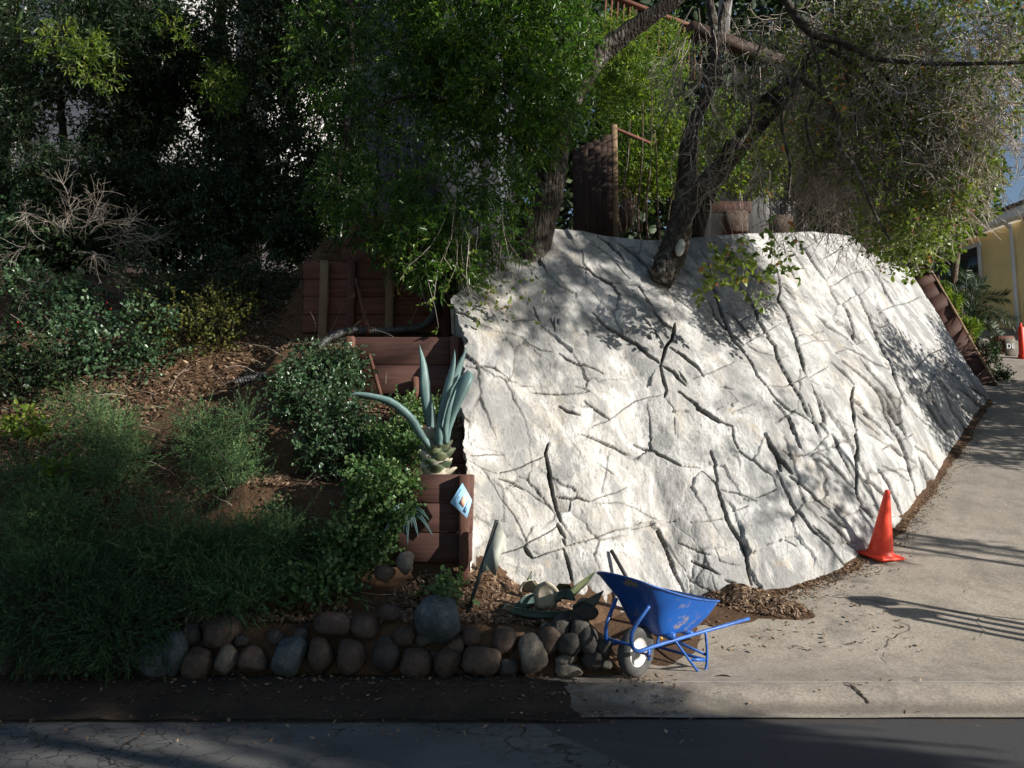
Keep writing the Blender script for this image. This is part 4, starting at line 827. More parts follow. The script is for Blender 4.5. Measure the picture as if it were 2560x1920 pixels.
# heap of cut agave leaves: each leaf a thing
def b1(x, y, Y): return P(440 + x * .1254, 400 + y * .1254, Y)
HEAP = [([(600, 1660), (690, 1590), (810, 1560)], 7.42, .17, 'agave', 'long grey-green cut agave leaf lying flat at the left of the heap'),
        ([(905, 1480), (850, 1530), (850, 1640), (880, 1655)], 7.35, .15, 'agave_dry', 'pale curled cut agave leaf folded over the middle of the heap'),
        ([(650, 1480), (700, 1480), (780, 1530)], 7.6, .14, 'agave_dry', 'dry tan cut agave leaf at the back of the heap'),
        ([(1030, 1540), (1110, 1470), (1240, 1368)], 7.45, .11, 'stub', 'brown-green pointed agave leaf rising to the right above the heap'),
        ([(1060, 1660), (1180, 1610), (1305, 1520)], 7.2, .16, 'agave', 'wide dark blue agave leaf pointing at the wheelbarrow'),
        ([(580, 1670), (760, 1700), (1000, 1700), (1120, 1650)], 7.22, .10, 'agave', 'long blue-green agave leaf along the front of the heap'),
        ([(700, 1440), (722, 1400), (725, 1365)], 7.6, .06, 'stub', 'small upright pointed leaf tip at the back of the heap'),
        ([(930, 1560), (1000, 1540), (1080, 1600)], 7.3, .12, 'agave', 'blue-green cut leaf right of the pale curled one'),
        ([(520, 1640), (600, 1670), (700, 1690)], 7.25, .08, 'agave_dry', 'narrow dry agave leaf at the left end of the heap'),
        ([(940, 1480), (1010, 1500), (1060, 1560)], 7.55, .09, 'stub', 'olive cut leaf at the back right of the heap'),
        ([(800, 1470), (760, 1500), (820, 1560)], 7.65, .1, 'agave_dry', 'crumpled dry leaf behind the pale curled one')]
for pts, Y, wd, mt, lab in HEAP:
    pp = [b1(x, y, Y - .12 + .04 * i) for i, (x, y) in enumerate(pts)]
    o = bladeM(0, pp, wd * 1.45, .012, .25, 12, 'cut_agave_leaf', mt, None, side=(0, -.75, .65) if pts[0][0] != 905 else (1, -.2, .1), prof=([0, .3, .7, 1], [.8, 1, .8, .06]))
    tagp(o, lab, 'cut leaf', 'cut agave leaves heaped behind the stone wall')

# sign card, stake with plate
g = empty('garden_sign', P(463, 500, 7.55), label='small tilted blue and white card sign beside the lowest planter', cat='sign')
cs = [z9(708, 1070, 7.46), z9(625, 1205, 7.40), z9(740, 1315, 7.40), z9(775, 1190, 7.46)]
n_ = vn(np.cross(cs[1] - cs[0], cs[3] - cs[0])); n_ = n_ if n_[1] < 0 else -n_
m = MB(); V = cs + [c - n_ * .008 for c in cs]; m.add(V, [(0, 1, 2, 3), (7, 6, 5, 4), (0, 4, 5, 1), (1, 5, 6, 2), (2, 6, 7, 3), (3, 7, 4, 0)]); card = m.build('card', M['signblue'], g, local=False)
def onc(u, v, off=.009): return cs[0] * (1 - u) * (1 - v) + cs[1] * u * (1 - v) + cs[2] * u * v + cs[3] * (1 - u) * v + n_ * off
def patch(name, u0, u1, v0, v1, mat):
    m = MB(); q = [onc(u0, v0), onc(u1, v0), onc(u1, v1), onc(u0, v1)]; m.add(q + [p - n_ * .0015 for p in q], [(0, 1, 2, 3), (7, 6, 5, 4), (0, 4, 5, 1), (1, 5, 6, 2), (2, 6, 7, 3), (3, 7, 4, 0)])
    return m.build(name, M[mat], g)
patch('printed_picture', .35, .72, .38, .66, 'signorange'); patch('printed_block', .62, .85, .72, .86, 'signtext')
for k, (a, b, v) in enumerate(((.72, .9, .2), (.5, .62, .22), (.2, .8, .12), (.25, .7, .75))): patch('printed_line', a, b, v, v + .02, 'signtext')
m = MB(); beam(m, z9(745, 1235, 7.62), z9(720, 1500, 7.62), .012, .012); m.build('stake', M['iron'], g)
g = empty('metal_stake', P(470, 607, 7.15), label='leaning dark metal stake with a weathered grey plate standing in the dirt', cat='stake')
a, b = P(497, 520, 7.42), P(468, 612, 7.2)
m = MB(); beam(m, a, b, .035, .012, up=(0, 1, 0)); beam(m, a + (.015, .012, 0), b + (.015, .012, 0), .008, .03, up=(0, 1, 0)); m.build('stake', M['iron'], g)
m = MB(); q = [P(497, 522, 7.40), P(506, 536, 7.38), P(499, 560, 7.36), P(494, 574, 7.34), P(482, 577, 7.30), P(481, 562, 7.32), P(489, 545, 7.36)]
q = [P(498.5, 522, 7.40), P(506, 537, 7.44), P(499, 562, 7.38), P(495, 576, 7.36), P(489, 570, 7.33), P(481.5, 573, 7.28), P(484, 560, 7.3), P(491, 543, 7.35)]
V = q + [p + (.004, .006, 0) for p in q]; n = len(q); m.add(V, [(0, 1, 2, 7), (7, 2, 3, 6), (6, 3, 4, 5), (8, 15, 10, 9), (15, 14, 11, 10), (14, 13, 12, 11)] + [(i, i + 8, (i + 1) % 8 + 8, (i + 1) % 8) for i in range(8)]); m.build('plate', M['plate'], g)

# ------------------------------------------------------------------ shovel, wooden handle
g = empty('shovel', (1.25, 7.9, .4), label='long-handled tool with dark grip and yellow shaft leaning on the rock behind the wheelbarrow', cat='shovel')
a = rockAt(611, 552) + (0, -.03, .02); b = P(662, 640, 7.75); c_ = a + (b - a) * .42
m = MB(); tube(m, [a, c_], .019, 10); m.build('grip', M['grip'], g, True); m = MB(); tube(m, [c_, b], .016, 10); m.build('shaft', M['yellow'], g, True)
m = MB(); d = vn(b - a); s_ = vn(np.cross(d, (0, 1, 0))); V = []
for t_, w_ in ((0, .07), (.05, .1), (.2, .1), (.27, .05), (.3, .01)): V += [b + d * t_ - s_ * w_, b + d * t_ + (0, .02, 0), b + d * t_ + s_ * w_]
m.add(V, [(i * 3 + k, i * 3 + k + 1, i * 3 + k + 4, i * 3 + k + 3) for i in range(4) for k in range(2)]); m.build('blade', M['iron'], g)
m = MB(); tube(m, [P(588, 600, 7.5), P(634, 612, 7.55), P(655, 618, 7.6)], .016, 10); tagp(m.build('wooden_pole', M['pale_wood'], smooth=True), 'pale wooden pole lying between the agave heap and the wheelbarrow', 'pole')

# ------------------------------------------------------------------ wheelbarrow
YAW = R(44); WB = np.array([.985, 6.98, .006]); g = empty('wheelbarrow', WB, YAW, label='scuffed blue metal wheelbarrow with a white-rimmed wheel standing before the rock', cat='wheelbarrow')
def L(name, m, mat, smooth=True, parent=g): return m.build(name, M[mat], parent, smooth, local=True)
for s in (-1, 1):
    path = catmull([(1.22, .30 * s, .39), (.95, .27 * s, .365), (.62, .21 * s, .325), (.25, .16 * s, .285), (.02, .135 * s, .26), (-.13, .13 * s, .25), (-.215, .13 * s, .30), (-.225, .13 * s, .40), (-.16, .145 * s, .50), (-.07, .165 * s, .60)], 8)
    m = MB(); tube(m, path, .016, 10); L('handle', m, 'bluetube')
    m = MB(); box(m, (.01, .132 * s, .215), (.035, .008, .11)); box(m, (.01, .12 * s, .2), (.03, .035, .03)); L('axle_bracket', m, 'bluetube', False)
    # leg: strap bent in a U at the foot, front strut and rear upright
    pth = catmull([(.30, .17 * s, .285), (.42, .21 * s, .15), (.53, .245 * s, .03), (.565, .255 * s, .008), (.61, .262 * s, .012), (.64, .262 * s, .06), (.655, .25 * s, .18), (.665, .22 * s, .335)], 6)
    m = MB()
    tube(m, pth, .0115, 8); L('leg', m, 'bluetube')
    m = MB(); beam(m, (.47, .225 * s, .12), (.655, .255 * s, .1), .025, .006, up=(0, 1, 0)); L('brace', m, 'bluetube', False)
m = MB(); beam(m, (.645, -.255, .10), (.645, .255, .10), .006, .026); L('cross_brace', m, 'bluetube', False)
m = MB(); beam(m, (.655, -.25, .14), (.50, .235, .27), .006, .024); L('cross_brace', m, 'bluetube', False)
m = MB(); beam(m, (-.2, -.13, .30), (-.2, .13, .30), .02, .02); L('wheel_guard', m, 'bluetube', False)
m = MB(); tube(m, [(.01, -.15, .2), (.01, .15, .2)], .009, 10); L('axle', m, 'rust')
wl = MB(); prof = [(.118, -.034), (.135, -.042), (.16, -.048), (.185, -.044), (.198, -.028), (.2025, 0), (.198, .028), (.185, .044), (.16, .048), (.135, .042), (.118, .034)]
lathe(wl, prof, 48, (.01, 0, .2), 'y'); wh = L('wheel', wl, 'tyre')
rm = MB(); lathe(rm, [(.125, -.036), (.118, -.030), (.10, -.012), (.07, -.010), (.045, -.03), (.03, -.045), (.012, -.046)], 40, (.01, 0, .2), 'y')
lathe(rm, [(.012, .046), (.03, .045), (.045, .03), (.07, .010), (.10, .012), (.118, .030), (.125, .036)], 40, (.01, 0, .2), 'y'); r_ = rm.build('rim', M['rim'], None, True); r_.parent = wh
g.rotation_euler = (R(5), 0, YAW)
# tray: outer and inner shell with rolled rim
def ringpts(kind):
    if kind == 'rim': c = [(-.34, 0, .845), (-.30, .17, .83), (-.19, .265, .79), (.1, .325, .705), (.4, .33, .64), (.66, .315, .60), (.735, .27, .59), (.745, 0, .59)]
    if kind == 'mid': c = [(-.07, 0, .62), (-.05, .15, .61), (.03, .22, .58), (.19, .25, .54), (.42, .26, .50), (.61, .25, .47), (.665, .22, .465), (.67, 0, .465)]
    if kind == 'low': c = [(.11, 0, .35), (.12, .12, .35), (.15, .15, .348), (.22, .165, .345), (.42, .17, .342), (.55, .165, .34), (.59, .14, .338), (.60, 0, .338)]
    c = c + [(x, -y, z) for x, y, z in c[-2:0:-1]]
    a = np.array(c); m_ = []
    for i in range(len(a)):
        p0, p1, p2, p3 = a[i - 1], a[i], a[(i + 1) % len(a)], a[(i + 2) % len(a)]
        for t_ in (0, .33, .66): m_.append(.5 * (2 * p1 + (-p0 + p2) * t_ + (2 * p0 - 5 * p1 + 4 * p2 - p3) * t_ * t_ + (-p0 + 3 * p1 - 3 * p2 + p3) * t_ ** 3))
    return np.array(m_)
rim_, mid_, low_ = ringpts('rim'), ringpts('mid'), ringpts('low'); n = len(rim_)
ctr = np.array([[.36, 0, .335]]); V = np.vstack([rim_, rim_ * .5 + mid_ * .5 + (0, 0, .0), mid_, mid_ * .4 + low_ * .6, low_, low_ * .9 + ctr * .1 + (0, 0, -.008), ctr + (0, 0, -.01)])
V[4 * n:5 * n, 2] += .012
Fs = [(i * n + k, i * n + (k + 1) % n, (i + 1) * n + (k + 1) % n, (i + 1) * n + k) for i in range(5) for k in range(n)] + [(5 * n + k, 5 * n + (k + 1) % n, 6 * n) for k in range(n)]
m = MB(); m.add(V, Fs); L('tray', m, 'blue')
Vi = V.copy(); cen = np.array([.25, 0, .6]); Vi[n:] = Vi[n:] + (cen - Vi[n:]) * .02 + (0, 0, .004); Vi[:n] += (0, 0, -.003); Vi[:n, :2] = (Vi[:n, :2] - cen[:2]) * .985 + cen[:2]
m = MB(); m.add(Vi, [f[::-1] for f in Fs]); L('tray_lining', m, 'trayin')
m = MB(); rr_ = np.vstack([rim_, rim_[:1]]); tube(m, rr_, .008, 8, caps=False); L('tray_rim', m, 'bluetube')
m = MB(); beam(m, (.26, -.19, .33), (.26, .19, .33), .04, .05); beam(m, (.5, -.2, .325), (.5, .2, .325), .04, .03); L('tray_support', m, 'bluetube', False)

# ------------------------------------------------------------------ cones
c_ = onDrive(880, 557); c_[2] = driveZ(c_[1]); sl_ = math.atan(.35)
g = empty('traffic_cone', c_, label='tall plain orange traffic cone on the driveway at the foot of the rock', cat='traffic cone')
m = MB(); prof = [(.148, .035), (.143, .06), (.132, .07), (.128, .10), (.03, .735), (.028, .755), (.018, .76), (.016, .70)]
lathe(m, prof, 40); co = m.build('body', M['cone'], g, True, local=True)
m = MB(); box(m, (0, 0, .02), (.37, .37, .036), bev=.012); box(m, (0, 0, .042), (.30, .30, .012), bev=.006); ba = m.build('base', M['cone'], g, False, local=True)
g.rotation_euler = (R(11), R(0), R(28))
c_ = P(1023.5, 365, 21); g = empty('delineator', c_, label='orange and white banded channelizer post at the top right end of the driveway', cat='traffic post')
m = MB(); lathe(m, [(.10, .26), (.085, .32), (.07, .95), (.055, .99), (.025, 1.0), (.025, 1.03), (.04, 1.05), (.03, 1.08), (.0, 1.085)], 24); m.build('post', M['cone'], g, True, local=True)
m = MB(); lathe(m, [(.14, 0), (.135, .10), (.11, .26), (.0, .27)], 8); m.build('base', M['cone'], g, False, local=True)
for z in (.40, .62, .80): m = MB(); lathe(m, [(.083 - (z - .3) * .02, z), (.081 - (z - .2) * .02, z + .09)], 24); m.build('white_band', M['white'], g, True, local=True)

# ------------------------------------------------------------------ leaf pile
def litter(name, pos, nor, ll, lw, seed, mat='l_dry', lift=.01, **k):
    rg = np.random.default_rng(seed); n = len(pos); up = nrm(nor + rdir(rg, n) * .55); d = nrm(np.cross(up, rdir(rg, n))); f = Fol()
    s_ = nrm(np.cross(d, up)); Lg = (ll * rg.uniform(.5, 1.3, n))[:, None]; W = (lw * rg.uniform(.6, 1.2, n))[:, None] * .5; p = pos + nor * lift
    f.V4.append(np.stack([p - d * Lg * .5, p + s_ * W + up * W * .5, p + d * Lg * .5 + up * Lg * .15, p - s_ * W + up * W * .5], 1)); f.t4.append(rg.beta(1.4, 2.2, n))
    o = f.build(name, M[mat], None); return tagp(o, **k)
px_, py_ = onDrive(760, 601)[:2]
def pileZ(x, y):
    u = (x - 2.38) * .95 - (y - 8.50) * .3; v = (x - 2.38) * .3 + (y - 8.50) * .95
    h = .14 * np.exp(-((u + .12) / .27) ** 2 - (v / .2) ** 2) + .06 * np.exp(-((u - .28) / .25) ** 2 - ((v + .06) / .13) ** 2)
    return driveZ(y) + h * (1 + .25 * fbm(np.stack([x * 9, y * 9, x * 0], -1), 3))
X, Y_ = np.meshgrid(np.linspace(1.5, 3.6, 90), np.linspace(7.7, 9.3, 80)); Z = pileZ(X, Y_) - .012
i = np.arange(X.size).reshape(X.shape)
hp = fast('leaf_pile', np.stack([X, Y_, Z], -1).reshape(-1, 3), [np.stack([i[:-1, :-1], i[:-1, 1:], i[1:, 1:], i[1:, :-1]], -1).reshape(-1, 4)], M['dirt'])
rg = np.random.default_rng(11); n = 26000; x = rg.uniform(1.2, 3.7, n); y = rg.uniform(7.6, 9.4, n); h = pileZ(x, y) - driveZ(y); keep = rg.uniform(0, 1, n) < np.clip((h - .012) * 22, .01, 1); x, y = x[keep], y[keep]
e_ = .02; nor = nrm(np.stack([-(pileZ(x + e_, y) - pileZ(x - e_, y)) / (2 * e_), -(pileZ(x, y + e_) - pileZ(x, y - e_)) / (2 * e_), np.ones(len(x))], 1))
lp = litter('dead_leaves', np.stack([x, y, pileZ(x, y)], 1), nor, .05, .026, 4); tagp(lp, kind='stuff'); lp.parent = hp
tagp(hp, 'heap of swept brown dead leaves at the foot of the rock behind the wheelbarrow', 'leaf pile')

# leaf litter on the bank, verge, rock foot and street
rg = np.random.default_rng(21); n = 60000; x = -9 + 9.6 * rg.random(n); y = 7.1 + 4.6 * rg.random(n) ** 1.2; z = hill(x, y) + .03 * 0
dn = fbm(np.stack([x * .9, y * .9, x * 0 + 5], -1), 3); keep = (dn > -.45) & ~((x > -.5) & (y > YB(x) - .02)); x, y, z = x[keep], y[keep], z[keep]
litter('leaf_litter', np.stack([x, y, z + .02], 1), nrm(np.stack([0 * x, -.6 + 0 * x, 1 + 0 * x], 1)), .07, .026, 5, kind='stuff')
n = 2600; x = rg.uniform(-6, 4.5, n); y = np.where(rg.random(n) < .8, rg.uniform(6.3, 7.0, n), rg.uniform(5.6, 6.4, n)); keep = (x < 1.3) | (rg.random(n) < .06); x, y = x[keep], y[keep]
z = np.where(y < 6.5, -.135, np.where(x < .8, vergeZ(x, y), driveZ(y))) + .004
litter('street_leaves', np.stack([x, y, z], 1), np.tile([0, 0, 1.], (len(x), 1)), .045, .022, 6, kind='stuff')
n = 4200; u = rg.random(n); kk = (u * (NU - 1) * .97).astype(int); p = Bs[kk].copy(); off = np.abs(rg.normal(0, .13, n)) + .02; tg = nrm(np.gradient(Bs, axis=0)[kk]); p[:, 0] += tg[:, 1] * off; p[:, 1] -= tg[:, 0] * off
p[:, 2] = np.where(p[:, 0] < 1., hill(p[:, 0], p[:, 1]), driveZ(p[:, 1])) + .005; keep = p[:, 0] > .9; p = p[keep]
litter('rock_foot_leaves', p, np.tile([0, -.3, 1.], (len(p), 1)), .04, .02, 8, kind='stuff')
# dirt fringe along the rock foot on the driveway
Bx = Bs[::4]; tg = nrm(np.gradient(Bx, axis=0)); outw = np.stack([tg[:, 1], -tg[:, 0], 0 * tg[:, 0]], 1); rows = []
for d_, hh in ((-.12, .05), (.0, .02), (.03, .012), (.07, .006), (.12, -.01)):
    q = Bx + outw * (d_ * (1 + .5 * fbm(Bx * 3, 3)))[:, None]; q[:, 2] = np.where(q[:, 0] < .9, q[:, 2] - .3, driveZ(q[:, 1]) + hh + .01 * fbm(q * 9, 2)); rows.append(q)
V = np.stack(rows); i = np.arange(V.shape[0] * V.shape[1]).reshape(V.shape[:2])
tagp(fast('dirt_fringe', V.reshape(-1, 3), [np.stack([i[:-1, 1:], i[:-1, :-1], i[1:, :-1], i[1:, 1:]], -1).reshape(-1, 4)], M['dirt']), kind='structure')
# dirt fan spilling from the bank to the drive behind the wheelbarrow
def fanZ(x, y): return driveZ(y) + .10 * np.exp(-((x - 1.15) / .5) ** 2 - ((y - 8.0) / .5) ** 2) + .05 * np.exp(-((x - 2.0) / .5) ** 2 - ((y - 8.35) / .2) ** 2) - .02 + .009 * fbm(np.stack([x * 4, y * 4, x * 0], -1), 3)
sheet('dirt_spill', .4, 3.3, 120, 6.9, 9.0, 90, fanZ, M['dirt'])
# cracks in the driveway apron: shallow dirt-filled strips
def crackstrip(name, pts, w_, mat='soil_dark'):
    p = np.array([onDrive(*a) for a in pts]); L_ = []; rg = np.random.default_rng(len(pts))
    q = catmull(p, 5); q[1:-1] += rg.normal(0, .006, (len(q) - 2, 3)) * (1, 1, 0); q[:, 2] = driveZ(q[:, 1]) + .004
    tg = nrm(np.gradient(q, axis=0)); sd_ = np.stack([-tg[:, 1], tg[:, 0], 0 * tg[:, 0]], 1) * (w_ * rg.uniform(.5, 1.2, len(q)))[:, None]
    V = np.concatenate([q + sd_, q - sd_]); n = len(q); V[:, 2] = driveZ(V[:, 1]) + .006
    o = fast(name, V, [np.array([(k, k + 1, n + k + 1, n + k) for k in range(n - 1)])], M[mat]); return tagp(o, kind='structure')
crackstrip('driveway_crack', [(846, 683), (856, 690), (862, 696), (869, 704)], .011)
for pts in ([(832, 597), (870, 601), (920, 607), (980, 615), (1024, 620)], [(900, 622), (910, 628), (890, 640), (886, 648)]): crackstrip('driveway_crack', pts, .004)
crackstrip('driveway_joint', [(968, 467), (985, 466), (1030, 468)], .006)
for pts in ([(988, 614), (978, 622), (985, 632), (975, 640)], [(948, 600), (962, 594), (972, 588), (1005, 583)], [(886, 664), (884, 655), (900, 648)]): crackstrip('driveway_crack', pts, .005, 'chip')

# ------------------------------------------------------------------ vegetation
def onBank(px, py):
    Y = 7.05
    while Y < 22:
        p = P(px, py, Y)
        if p[2] < float(hill(p[0], Y)) + .01: return p
        Y += .04
    return P(px, py, 12)
# ---- bay tree: leaning trunk out of the rock, hanging crown
g = empty('bay_tree', P(528, 272, 10.35), label='dark leaning tree growing from the rock crest with a long narrow-leaved crown hanging left', cat='tree')
trunk(g, [(525, 292), (528, 268), (538, 227), (551, 185), (562, 132), (577, 93), (597, 57), (624, 34), (671, 2), (720, -30)], [44, 38, 33, 27, 21, 19, 20, 18, 15, 12], 10.35, seed=3, dY=[.15, 0, 0, -.05, 0, .05, 0, -.1, -.3, -.5])
trunk(g, [(551, 190), (540, 165), (527, 146), (508, 131), (478, 122), (450, 118)], [14, 12, 9, 7.5, 5, 3], 10.3, 9, 'limb', seed=4, dY=[0, 0, -.1, -.2, -.3, -.4])
trunk(g, [(571, 98), (580, 60), (584, 20), (585, -20)], [15, 14, 12, 10], 10.4, 9, 'limb', seed=5)
trunk(g, [(556, 168), (548, 140), (552, 105), (545, 60)], [10, 8, 6, 4], 10.4, 8, 'limb', seed=6)
trunk(g, [(478, 122), (440, 100), (400, 98), (370, 112)], [5, 4, 3, 2], 9.9, 7, 'limb', seed=7, dY=[0, -.1, -.2, -.3])
f = Fol(); rg = np.random.default_rng(31)
for px, py, Y, rx, ry, rd, n in ((480, 30, 9.7, 70, 55, .8, 900), (545, 35, 9.7, 50, 50, .7, 600), (430, 20, 9.9, 55, 45, .8, 520), (510, 90, 9.5, 60, 42, .7, 620), (560, 100, 9.6, 28, 40, .5, 200), (455, 80, 9.8, 40, 30, .6, 320), (460, 135, 9.9, 34, 28, .4, 200), (410, 70, 9.9, 30, 30, .5, 170), (520, 140, 9.6, 35, 28, .5, 160), (520, 190, 9.4, 22, 26, .3, 60), (490, 195, 9.4, 24, 22, .4, 50), (440, 195, 9.5, 44, 24, .5, 230), (470, 230, 9.3, 46, 24, .5, 190), (420, 245, 9.3, 42, 26, .5, 260), (445, 270, 9.2, 32, 14, .35, 150), (380, 225, 9.5, 36, 26, .5, 130), (400, 160, 9.8, 30, 30, .5, 60), (350, 130, 10, 34, 40, .6, 130), (330, 60, 10.2, 40, 60, .7, 240), (480, -40, 9.8, 130, 40, 1.2, 900), (350, 190, 9.8, 30, 30, .5, 160), (500, 250, 9.4, 22, 18, .3, 30)):
    O, D = blob(rg, n, px, py, Y, rx, ry, rd, .35); f.sprays(O[:int(n * .8)], (D * .6 + rdir(rg, n) * .6)[:int(n * .8)], .30, 10, .095, .026, rg, 'lance', .7, .35, twr=.003)
f.build('crown', M['l_bay'], g, M['dtwig'])
# hanging fine twigs at the left of the rock
O, D = blob(rg, 40, 470, 225, 9.2, 60, 40, .4); q = wander(rg, O, D * .3 + (0, 0, -1), rg.uniform(.5, 1.1, 40), 5, .35, .15); prisms('hanging_twigs', [(q, np.full(40, .004))], M['twig'], g)
f = Fol(); ends = q[:, -1]; f.sprays(ends, rdir(rg, 40) + (0, 0, -.5), .15, 4, .06, .04, rg, 'round', .8, .3, twr=.002)
O = np.array([P(a, b, 9.1) for a, b in ((468, 272), (478, 283), (490, 290), (470, 300), (486, 318), (479, 300), (459, 308), (500, 312), (488, 285), (497, 296), (465, 320), (507, 308))]); f.sprays(O, rdir(rg, len(O)) + (.4, 0, -.5), .2, 5, .06, .042, rg, 'round', .9, .3, twr=.0025); f.build('hanging_leaves', M['l_oak'], g, M['twig'])

# ---- middle oak
g = empty('oak_tree', P(664, 280, 10.75), label='dark oak with a forked trunk and pruned knot growing out of the rock crest', cat='tree', group='oaks growing from the rock crest')
trunk(g, [(660, 284), (667, 266), (675, 246), (683, 215), (687, 180), (689, 140), (702, 106), (713, 75), (716, 38), (709, 0), (700, -40)], [22, 29, 26, 22, 20, 18, 14, 12, 10, 8, 6], 10.75, seed=8, bump=.11)
trunk(g, [(716, 45), (722, 20), (730, -10), (735, -40)], [9, 9, 8, 6], 10.75, 9, 'limb', seed=9)
trunk(g, [(650, 268), (655, 274), (664, 272)], [8, 12, 16], 10.65, 9, 'root', seed=10)
trunk(g, [(690, 205), (702, 180), (720, 160), (728, 140)], [12, 9, 6, 4], 10.8, 8, 'limb', seed=12)
kc = P(681, 247, 10.50); m = MB(); lathe(m, [(.0, -.01), (.035, -.012), (.06, .0), (.075, .02), (.07, .05)], 16, (0, 0, 0), 'y'); k_ = m.build('pruning_knot', M['plate'], g, True, local=True); k_.location = tuple(kc - np.array(g.location)); k_.scale = (.8, 1, 1.6); k_.rotation_euler = (0, R(12), R(8))
N1 = 48; O, D = blob(rg, N1, 715, 70, 10.5, 45, 90, .7); q1 = wander(rg, O, D * .5 + (0, 0, -.9), rg.uniform(.6, 1.3, N1), 6, .35, .12)
def kids(q, n, L, k, jit, droop, rg, base=.2):
    a = rg.integers(0, len(q), n); t_ = rg.uniform(base, 1, n) * (q.shape[1] - 1.001); i = t_.astype(int); fr_ = (t_ - i)[:, None]
    O = q[a, i] * (1 - fr_) + q[a, i + 1] * fr_; D = nrm(q[a, i + 1] - q[a, i]) + rdir(rg, n) * .9; return wander(rg, O, D, L * rg.uniform(.5, 1.4, n), k, jit, droop)
q2 = kids(q1, 420, .35, 4, .35, .05, rg); q3 = kids(q2, 900, .14, 3, .4, 0, rg)
prisms('twigs', [(q1, np.full(len(q1), .008)), (q2, np.full(len(q2), .005)), (q3, np.full(len(q3), .003))], M['twig'], g)
# leafy sprigs hanging in front of the rock
st_ = np.array([P(a, b, 9.6) for a, b in ((740, 190), (760, 180), (725, 205), (780, 195), (710, 200), (770, 170))]); q = wander(rg, st_, np.array([[-.1, -.2, -1.], [.1, -.2, -1], [0, -.2, -1], [-.3, -.2, -1], [.2, -.2, -1], [-.1, -.2, -1]]), np.array([1.2, 1.1, 1.0, 1.1, .9, 1.2]), 8, .22, .05)
qa = kids(q, 44, .35, 4, .4, .1, rg, .45); prisms('hanging_twigs', [(q, np.full(len(q), .006)), (qa, np.full(len(qa), .003))], M['twig'], g)
f = Fol(); f.sprays(np.concatenate([qa[:, -1], qa[:, 2]]), rdir(rg, 88) + (0, -.2, -.3), .12, 5, .075, .052, rg, 'round', .9, .3, twr=.0025)
O = np.array([P(a, b, 9.3) for a, b in ((702, 300), (712, 296), (698, 298), (744, 288), (735, 290), (768, 275), (775, 265), (748, 270), (725, 260), (716, 278), (762, 290), (785, 258))]); f.sprays(O, rdir(rg, len(O)), .12, 5, .075, .052, rg, 'round', .9, .3, twr=.0025)
f.build('hanging_leaves', M['l_oak'], g, M['twig'])

# ---- right oak: thick diagonal trunk, mass of bare twigs and leafy right side
g = empty('oak_tree', P(692, 246, 12.3), label='spreading oak with thick diagonal trunk, bare grey twigs and green right side', cat='tree', group='oaks growing from the rock crest')
trunk(g, [(688, 262), (697, 215), (710, 185), (737, 149), (773, 108), (796, 76), (822, 46), (850, 15), (880, -25)], [24, 24, 23, 21, 18, 15, 12, 9, 6], 12.2, seed=13, dY=[.1, 0, -.3, -.7, -1.1, -1.4, -1.6, -1.8, -2.0])
trunk(g, [(790, 85), (770, 95), (757, 100), (748, 80)], [12, 9, 6, 3], 10.8, 8, 'limb', seed=14)
trunk(g, [(775, -25), (788, 4), (800, 22), (815, 35), (840, 42), (868, 56), (900, 62), (960, 64), (1040, 62)], [9, 9, 8, 8, 7, 6, 5, 4, 3], 9.7, 8, 'limb', seed=15, dY=[0, 0, 0, 0, 0, -.1, -.2, -.4, -.6])
for k, (pt, wd) in enumerate(((((800, 78), (829, 101), (838, 130), (841, 149), (857, 171), (875, 214), (890, 240)), (5, 5, 4.5, 4, 3.5, 3, 2)), (((822, 46), (860, 70), (890, 110), (905, 160), (910, 200)), (5, 4, 3.5, 3, 2)), (((796, 76), (782, 120), (790, 165), (788, 200)), (4, 3.5, 3, 2)), (((868, 56), (900, 90), (935, 110), (960, 150)), (4, 3.5, 3, 2)), (((737, 149), (752, 120), (750, 80), (765, 30)), (5, 4, 3, 2)), (((838, 42), (850, 90), (858, 130)), (3.5, 3, 2)), (((810, 32), (820, 80), (806, 120), (815, 160)), (3.5, 3, 2.5, 2)))):
    trunk(g, pt, wd, 9.9 if k % 2 else 9.7, 7, 'limb', seed=20 + k)
rg = np.random.default_rng(77); items = []
tw1 = []
for px, py, Y, rx, ry, rd, n in ((845, 60, 11, 60, 55, 1.0, 170), (880, 110, 10.6, 60, 60, 1.0, 200), (850, 150, 10.8, 45, 40, .8, 110), (930, 50, 10.2, 70, 50, 1.0, 170), (910, 170, 10.6, 34, 45, .8, 100), (775, 60, 11.3, 40, 45, .8, 30), (785, 150, 11.2, 36, 40, .7, 26), (960, 130, 10.2, 40, 40, .8, 60)):
    O, D = blob(rg, n, px, py, Y, rx, ry, rd); tw1.append(wander(rg, O, D * .6 + rdir(rg, n) * .5 + (0, 0, -.7), rg.uniform(.5, 1.1, n), 6, .32, .10))
q1 = np.concatenate(tw1); q2 = kids(q1, 5600, .38, 4, .35, .05, rg, .1); q3 = kids(q2, 12000, .13, 3, .4, 0, rg)
prisms('twigs', [(q1, np.full(len(q1), .008)), (q2, np.full(len(q2), .0052)), (q3, np.full(len(q3), .0034))], M['twig'], g)
f = Fol()
